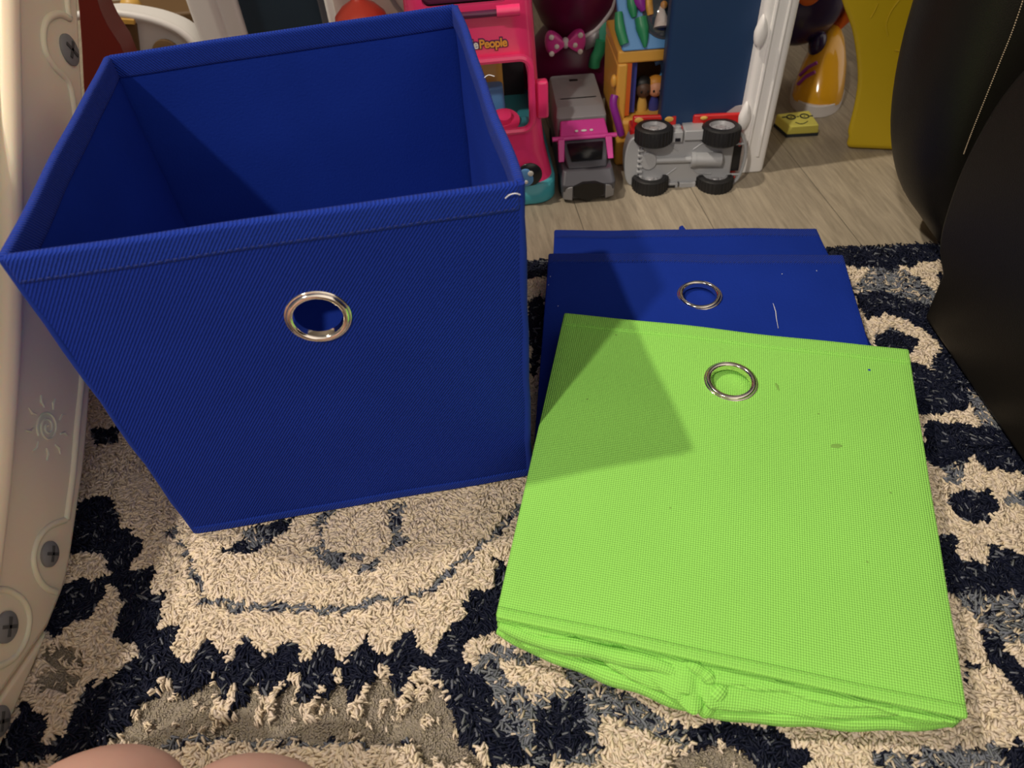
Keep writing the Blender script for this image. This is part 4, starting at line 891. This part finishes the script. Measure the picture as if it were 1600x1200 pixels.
# ------------------------------------------------------------------ magenta toy with polka dot bow
bt = thing('bow_toy', 'round magenta and purple toy with a polka dot bow, behind the grey toy van', 'toy', (.122, 1.03, ZF))
yq = .985
c = UY(905, 40, 1.03)
B().ell((c.x-.004, 1.035, .056), (.070,.050,.066), 32, 20).go('body', 'wine_plastic', bt)
B().lathe([(.034,.0),(.050,.018),(.062,.045),(.068,.075),(.066,.10),(.060,.10),(.055,.075),(.044,.045),(.030,.012)], (c.x-.002, 1.035, .098), (0,0,1), 40, closed=True).go('bowl', 'wine_plastic', bt)
B().lathe([(.067,.0),(.070,.004),(.069,.014),(.063,.014),(.062,.004)], (c.x-.002, 1.035, .172), (0,0,1), 40, closed=True).go('rim', 'purple_plastic', bt)
q = catmull([UY(px, py, yq+.004) for px, py in ((905,62),(918,55),(932,45),(945,30),(955,14),(959,-5))], 5)
B().tube(q, .0032, 10).go('ribbon', 'sole_white', bt)
B().add([UY(914,60,yq+.001), UY(932,48,yq+.003), UY(940,44,yq+.004), UY(932,70,yq+.002), UY(915,78,yq)], [(0,1,2,3,4)]).go('ribbon_drape', 'silver_grey', bt, solid=.003)
B().ell(UY(943,52,yq+.004), (.007,.005,.016)).go('leaf', 'mint_plastic', bt)
B().tube(catmull([UY(px,py,yq) for px,py in ((940,62),(936,80),(930,92),(928,104))],4), [.008]*13, 10).go('leaf', 'green_plastic', bt)
def lobe(s, cx, cz):
    pts = []
    for k in range(20):
        a = 2*math.pi*k/20; r = .5+.5*abs(math.cos(a))
        pts.append((cx+s*(.002+.0125*(1+math.cos(a))/1.0), cz+.019*math.sin(a)*(.35+.65*(1+math.cos(a))/2)))
    return pts
cb = UY(884, 68, yq-.012); bow = None
for s in (-1, 1):
    P = lobe(s, cb.x, cb.z); b = B(); b.loft([[Vector((cb.x+(x-cb.x)*k, yq-.004-d, cb.z+(z-cb.z)*k)) for x, z in P] for k, d in ((1,-.004),(1,.004),(.85,.009),(.5,.011),(.1,.012))])
    L_ = b.go('bow_loop', 'magenta_plastic', bt)
    b = B()
    for (dx, dz) in ((.019,.010),(.012,-.002),(.019,-.011)): b.ell((cb.x+s*dx, yq-.0145, cb.z+dz), (.0036,.0018,.0036), 14, 8)
    b.go_each('polka_dot', 'white_paint', L_)
B().ell((cb.x, yq-.010, cb.z), (.005,.007,.007)).go('bow_knot', 'sole_white', bt)
# ------------------------------------------------------------------ yellow leg with embossed leaves
yl = thing('playset_leg', 'mustard yellow plastic playset leg with embossed leaf lines, beside the sofa', 'playset', (.52, .88, ZF))
def UL(px, py):
    d = ray(px, py); n_ = Vector((.25, 1, 0)); t = (Vector((.468, .853, 0))-EYE).dot(n_)/d.dot(n_); return EYE+d*t
lp_ = [UL(px, py) for px, py in ((1290,-160),(1302,-60),(1310,0),(1326,45),(1334,90),(1336,130),(1331,165),(1325,190),(1321,207),(1323,217))]
lp_ = catmull(lp_, 3); lp_[-1].z = ZF+.001
xr = .61; yr = .853-.25*(xr-.468); rp_ = [Vector((xr, yr, lp_[-1].z)), Vector((xr-.004,yr+.001,.10)), Vector((xr+.02,yr-.005,lp_[0].z))]
B().prism(lp_+rp_, (.045,.040,0)).go('leg', 'mustard_plastic', yl, bevel=.008, seg=4)
lv = B()
for pts in (((1405,0),(1392,18),(1385,38),(1388,55)), ((1398,78),(1408,80)), ((1412,85),(1407,100),(1409,118)), ((1372,5),(1366,18),(1360,28)), ((1436,-5),(1432,12),(1438,25))):
    lv.tube(catmull([UL(px, py)+Vector((0,-.0002,0)) for px, py in pts], 4), .0011, 6)
lv.go('leaf_relief', 'mustard_plastic', yl)
# ------------------------------------------------------------------ yellow block with a smiling spectacled face
zt = .009
tc_ = [U(1213,178,zt), U(1264,172,zt), U(1280,195,zt), U(1237,198,zt)]
bc_ = [U(1209,193,ZF+.004), U(1266,188,ZF+.004), U(1279,208,ZF+.004), U(1229,211,ZF+.004)]
ctr = sum(bc_, Vector())/4
sg = thing('foam_block', 'small yellow foam block with a drawn smiling face wearing round glasses', 'foam block', Vector((ctr.x, ctr.y, ZF)))
mid_ = [a.lerp(Vector((c_.x, c_.y, zt)), .5)*.5+c_*.5 for a, c_ in zip(tc_, bc_)]
B().loft([bc_, tc_]).go('block', 'foam_yellow', sg, bevel=.0022, seg=3)
B().loft([[Vector((p.x, p.y, ZF)) for p in bc_], [Vector((p.x, p.y, ZF+.0045)) for p in bc_]]).go('felt_base', 'felt', sg, bevel=.0005)
def SP(px, py): return U(px, py, zt+.0004)
fc = B()
for (px, py) in ((1236,183),(1257,181.5)):
    cc = SP(px, py); fc.tube([cc+Vector((.0055*math.cos(k*2*math.pi/24), .0058*math.sin(k*2*math.pi/24), 0)) for k in range(26)], .0009, 6, caps=False)
    fc.ell(cc, (.0013,.0013,.0004), 8, 5)
fc.tube([SP(1245,182.5), SP(1248,182)], .0008, 6); fc.tube([SP(1228,183), SP(1222,183.5)], .0008, 6); fc.tube([SP(1265,181.5), SP(1270,181)], .0008, 6)
fc.tube(catmull([SP(1243,191), SP(1250,193.5), SP(1257,192.5), SP(1262,189.5)], 4), .0005, 6)
fc.go('drawn_face', 'felt', sg)
# ------------------------------------------------------------------ big toy with yellow shoes
st = thing('shoe_toy', 'large purple toy wearing glossy yellow shoes, standing behind the smiling foam block', 'toy', (.45, 1.03, ZF))
def shoe(o, yaw, s, nm, par):
    fr = frame(o, yaw); L = [(-.052,.004,.030,.034),(-.045,.018,.030,.062),(-.028,.027,.031,.088),(-.008,.031,.031,.098),(.015,.034,.031,.090),(.034,.034,.030,.070),(.050,.030,.030,.050),(.060,.018,.028,.034),(.064,.004,.028,.028)]
    up = B(fr); secs_ = []
    for (y, w, z0_, h) in L:   # toe towards -y
        secs_.append([(w*s*math.cos(a), -y*s, (.014+(h-.014)*max(0, math.sin(a))) *s) for a in [math.pi*k/16 for k in range(17)]])
    up.loft(secs_); u_ = up.go('shoe', 'shoe_yellow', par)
    sl_ = B(fr); sl_.loft([[((w+.003)*s*math.cos(a), (-y*s if True else 0), z) for (y, w, _, _) in [] for a in [0]] or [(x*s, y*s, z*s) for x, y in foot(1.06)] for z in (.0,.003,.014,.017)])
    sl_.go('sole', 'sole_white', u_, bevel=.001)
    return u_, fr
def foot(k):
    o_ = []
    for i in range(28):
        a = 2*math.pi*i/28; o_.append((.034*k*math.cos(a)*(1-.08*math.sin(a)), -.006+.060*k*math.sin(a)))
    return o_
u1_, fr1 = shoe(Vector((.480, 1.012, ZF)), -.38, 1.0, 'shoe', st)
u2_, fr2 = shoe(Vector((.392, 1.09, ZF)), -.25, .85, 'shoe', st)
b = B(fr1); b.ell((-.016,-.014,.080),(.012,.016,.018)); b.go('tongue_patch', 'shoe_navy', u1_)
for dy in (0, .009):
    b = B(fr1); b.tube([(-.030,-.036-dy,.044-dy*1.0),(-.022,-.042-dy,.058-dy*1.0),(-.012,-.044-dy,.066-dy*1.0)], .0024, 8); b.go('stripe', 'lilac_plastic', u1_)
B().ell((.436,1.035,.128),(.060,.055,.070),32,20).go('body', 'shoe_navy', st)
B().ell((.424,.985,.148),(.018,.012,.022)).go('button', 'orange_plastic', st)
B().tube([Vector((.470+.030*math.cos(a), 1.02-.010*math.sin(a*2), .100+.028*math.sin(a))) for a in [-1.6+2.6*k/12 for k in range(13)]], .009, 12).go('trouser_cuff', 'orange_plastic', st)
# ------------------------------------------------------------------ things at the upper left
rd = thing('red_panel', 'dark red curved plastic panel between the slide and the white arched toy', 'toy', (-.47, .95, ZF))
rp1 = [UY(px, py, .93) for px, py in ((110,-80),(122,0),(128,80),(133,160),(150,260),(240,260),(200,100),(168,40),(152,0),(140,-80))]
rp1 = catmull(rp1, 3, closed=True); zmin = min(p.z for p in rp1)
rp1 = [Vector((p.x, .93, ZF if p.z < .06 else p.z)) for p in rp1]
B().prism(rp1, (0,.04,0)).go('panel', 'dark_red', rd, bevel=.004)
ar = thing('arched_toy', 'white plastic toy with a rounded arch top and brown interior, behind the blue bin', 'toy', (-.44, 1.06, ZF))
ya = 1.03
ap = [UY(px, py, ya) for px, py in ((120,25),(165,20),(210,25),(250,35),(285,52),(310,80),(325,120))]
ap = catmull(ap, 4); poly = ap+[Vector((ap[-1].x+.01, ya, ZF)), Vector((ap[0].x, ya, ZF))]
B().prism([p+Vector((0,.006,-.006)) for p in ap]+[Vector((ap[-1].x-.004, ya+.006, ZF)), Vector((ap[0].x, ya+.006, ZF))], (0,.05,0)).go('body', 'white_plastic', ar, bevel=.003)
B().tube(ap, .0055, 12).go('arch_rim', 'white_plastic', ar)
q1 = [UY(px, py, ya) for px, py in ((140,35),(212,38),(216,70),(220,110),(140,110))]
B().prism(q1, (0,.008,0)).go('side_window', 'brown_wall', ar, bevel=.002)
q1 = [UY(px, py, ya) for px, py in ((140,22),(212,28),(213,36),(140,32))]
B().prism([p+Vector((0,-.007,0)) for p in q1], (0,.006,0)).go('rim_band', 'seat_yellow', ar, bevel=.001)
bb = B(); c = UY(262, 82, ya); bb.lathe([(.018,0),(.018,.006),(.010,.009)], c, (0,-1,0), 28); bb.go('knob', 'brown_wall', ar)
tn = thing('tan_toy_box', 'low brown toy box with a rounded tan lid knob behind the arched toy', 'toy', (-.50, 1.2, ZF))
B().box((-.60,1.18,ZF),(-.33,1.26,.115)).go('box', 'brown_wall', tn, bevel=.004)
B().ell(UY(205,10,1.2), (.016,.014,.014)).go('knob', 'seat_yellow', tn)
wbx = thing('white_toy_cabinet', 'white toy cabinet behind the coral onion-shaped ornament', 'toy', (-.13, 1.03, ZF))
xa, xb = UY(505,0,1.0).x, UY(650,0,1.0).x
B().box((xa, 1.0, ZF), (xb, 1.06, .30)).go('cabinet', 'white_plastic', wbx, bevel=.004)
B().box((xa+.012, .997, .03), (xb-.012, 1.001, .28)).go('door', 'gown_white', wbx, bevel=.001)
B().tube([UY(607,-10,.992), UY(618,8,.992), UY(628,20,.992)], .003, 8).go('trim_line', 'silver_grey', wbx)
on = thing('onion_ornament', 'glossy coral red onion-shaped toy just above the back rim of the blue bin', 'toy', UY(565,30,.93)); on.location.z = ZF
oc = UY(565, 34, .93)
B().lathe([(.012,-.030),(.026,-.018),(.032,-.004),(.030,.008),(.020,.018),(.009,.024),(.006,.028),(.006,.034),(.0085,.040),(.004,.044)], oc, (0,0,1), 48, ridge=lambda w: 1+.018*abs(math.sin(w*5))).go('bulb', 'coral_plastic', on)
B().lathe([(.026,0),(.026,.004),(.010,.010),(.008,oc.z-ZF-.032),(.012,oc.z-ZF-.026)], (oc.x, oc.y, ZF), (0,0,1), 32).go('stand', 'coral_plastic', on)
pk = thing('pink_dollhouse', 'bright pink toy box corner standing between the white cabinet and the bus', 'toy', (-.075, 1.0, ZF))
xa, xb = UY(655,0,.97).x, UY(684,0,.97).x
B().box((xa, .97, ZF), (xb, .995, .25)).go('wall', 'pink_plastic', pk, bevel=.002)
B().box((xb, .97, ZF), (xb+.012, .995, .25)).go('roof_post', 'dark_red', pk, bevel=.002)
B().box((xa-.01, .972, ZF), (xa, .995, .22)).go('side_post', 'dark_red', pk, bevel=.002)
# ------------------------------------------------------------------ person kneeling at the lower left
def person():
    k1 = U(180, 1126, .065); k2 = U(390, 1140, .060)
    th = thing('person', 'bare knees of a kneeling person at the bottom edge of the picture, on the rug', 'person', (-.22, -.2, 0))
    pel = Vector((-.20, -.33, .20))
    J = [pel, pel+Vector((-.09,0,-.01)), pel+Vector((.09,0,-.01))]
    E = [(0,1),(0,2)]; Rr = [.10,.085,.085]
    for s, k in ((1, k1), (2, k2)):
        kc = k+Vector((0,-.044,-.020)); hip = J[s]
        pts = [(hip.lerp(kc,.4)+Vector((0,0,.01)), .070), (hip.lerp(kc,.75), .062), (kc+Vector((0,-.012,.0)), .062), (kc+Vector((0,.014,-.008)), .052),
               (kc+Vector((0,-.06,-.012)), .034), (Vector((kc.x, -.22, .046)), .038), (Vector((kc.x, -.36, .034)), .026), (Vector((kc.x, -.42, .030)), .022), (Vector((kc.x+.005, -.50, .023)), .016)]
        prev = s
        for i, (p, r) in enumerate(pts):
            J.append(p); Rr.append(r); E.append((prev, len(J)-1)); prev = len(J)-1
    me = D.meshes.new('body'); base = Vector(th.location); me.from_pydata([tuple(p-base) for p in J], E, [])
    o = D.objects.new('body', me); COL.objects.link(o)
    md = o.modifiers.new('skin', 'SKIN'); md.use_smooth_shade = True
    for i, r in enumerate(Rr): me.skin_vertices[0].data[i].radius = (r, r)
    me.skin_vertices[0].data[0].use_root = True
    s_ = o.modifiers.new('sub', 'SUBSURF'); s_.levels = 3; s_.render_levels = 3
    dg = bpy.context.evaluated_depsgraph_get(); dg.update(); m2 = D.meshes.new_from_object(o.evaluated_get(dg)); o.modifiers.clear(); o.data = m2
    m2.materials.clear(); m2.materials.append(MAT['skin']); m2.polygons.foreach_set('use_smooth', [True]*len(m2.polygons)); o.parent = th
    B().loft([[Vector((-.20+rx*math.cos(a), -.33+ry*math.sin(a), z)) for a in [k*math.pi/12 for k in range(24)]] for rx, ry, z in ((.15,.09,.10),(.19,.13,.16),(.19,.13,.24),(.16,.11,.31),(.155,.105,.33))]).go('shorts', 'shorts_cloth', th)
person()
# ------------------------------------------------------------------ sofa seam laid on the arm surface
def seam_on_arm():
    dg = bpy.context.evaluated_depsgraph_get(); dg.update(); dep = []
    seam_px = catmull([Vector((x, y, 0)) for x, y in ((1602,-14),(1582,45),(1560,100),(1538,155),(1518,205),(1505,240))], 8); hits = []
    for p in seam_px:
        d = ray(p.x, p.y).normalized(); ok, loc, nrm, idx, ob, _ = bpy.context.scene.ray_cast(dg, EYE, d)
        if ok and ob.parent == so: hits.append((loc, nrm))
    b = B()
    for i in range(len(hits)-1):
        for t0, t1 in ((.05,.42),(.55,.92)):
            a = hits[i][0].lerp(hits[i+1][0], t0)+hits[i][1]*.0008; c_ = hits[i][0].lerp(hits[i+1][0], t1)+hits[i][1]*.0008
            b.tube([a, (a+c_)/2+hits[i][1]*.0004, c_], [.0003,.0006,.0003], 5)
    if hits: b.go('stitching', 'thread_tan', so)
seam_on_arm()
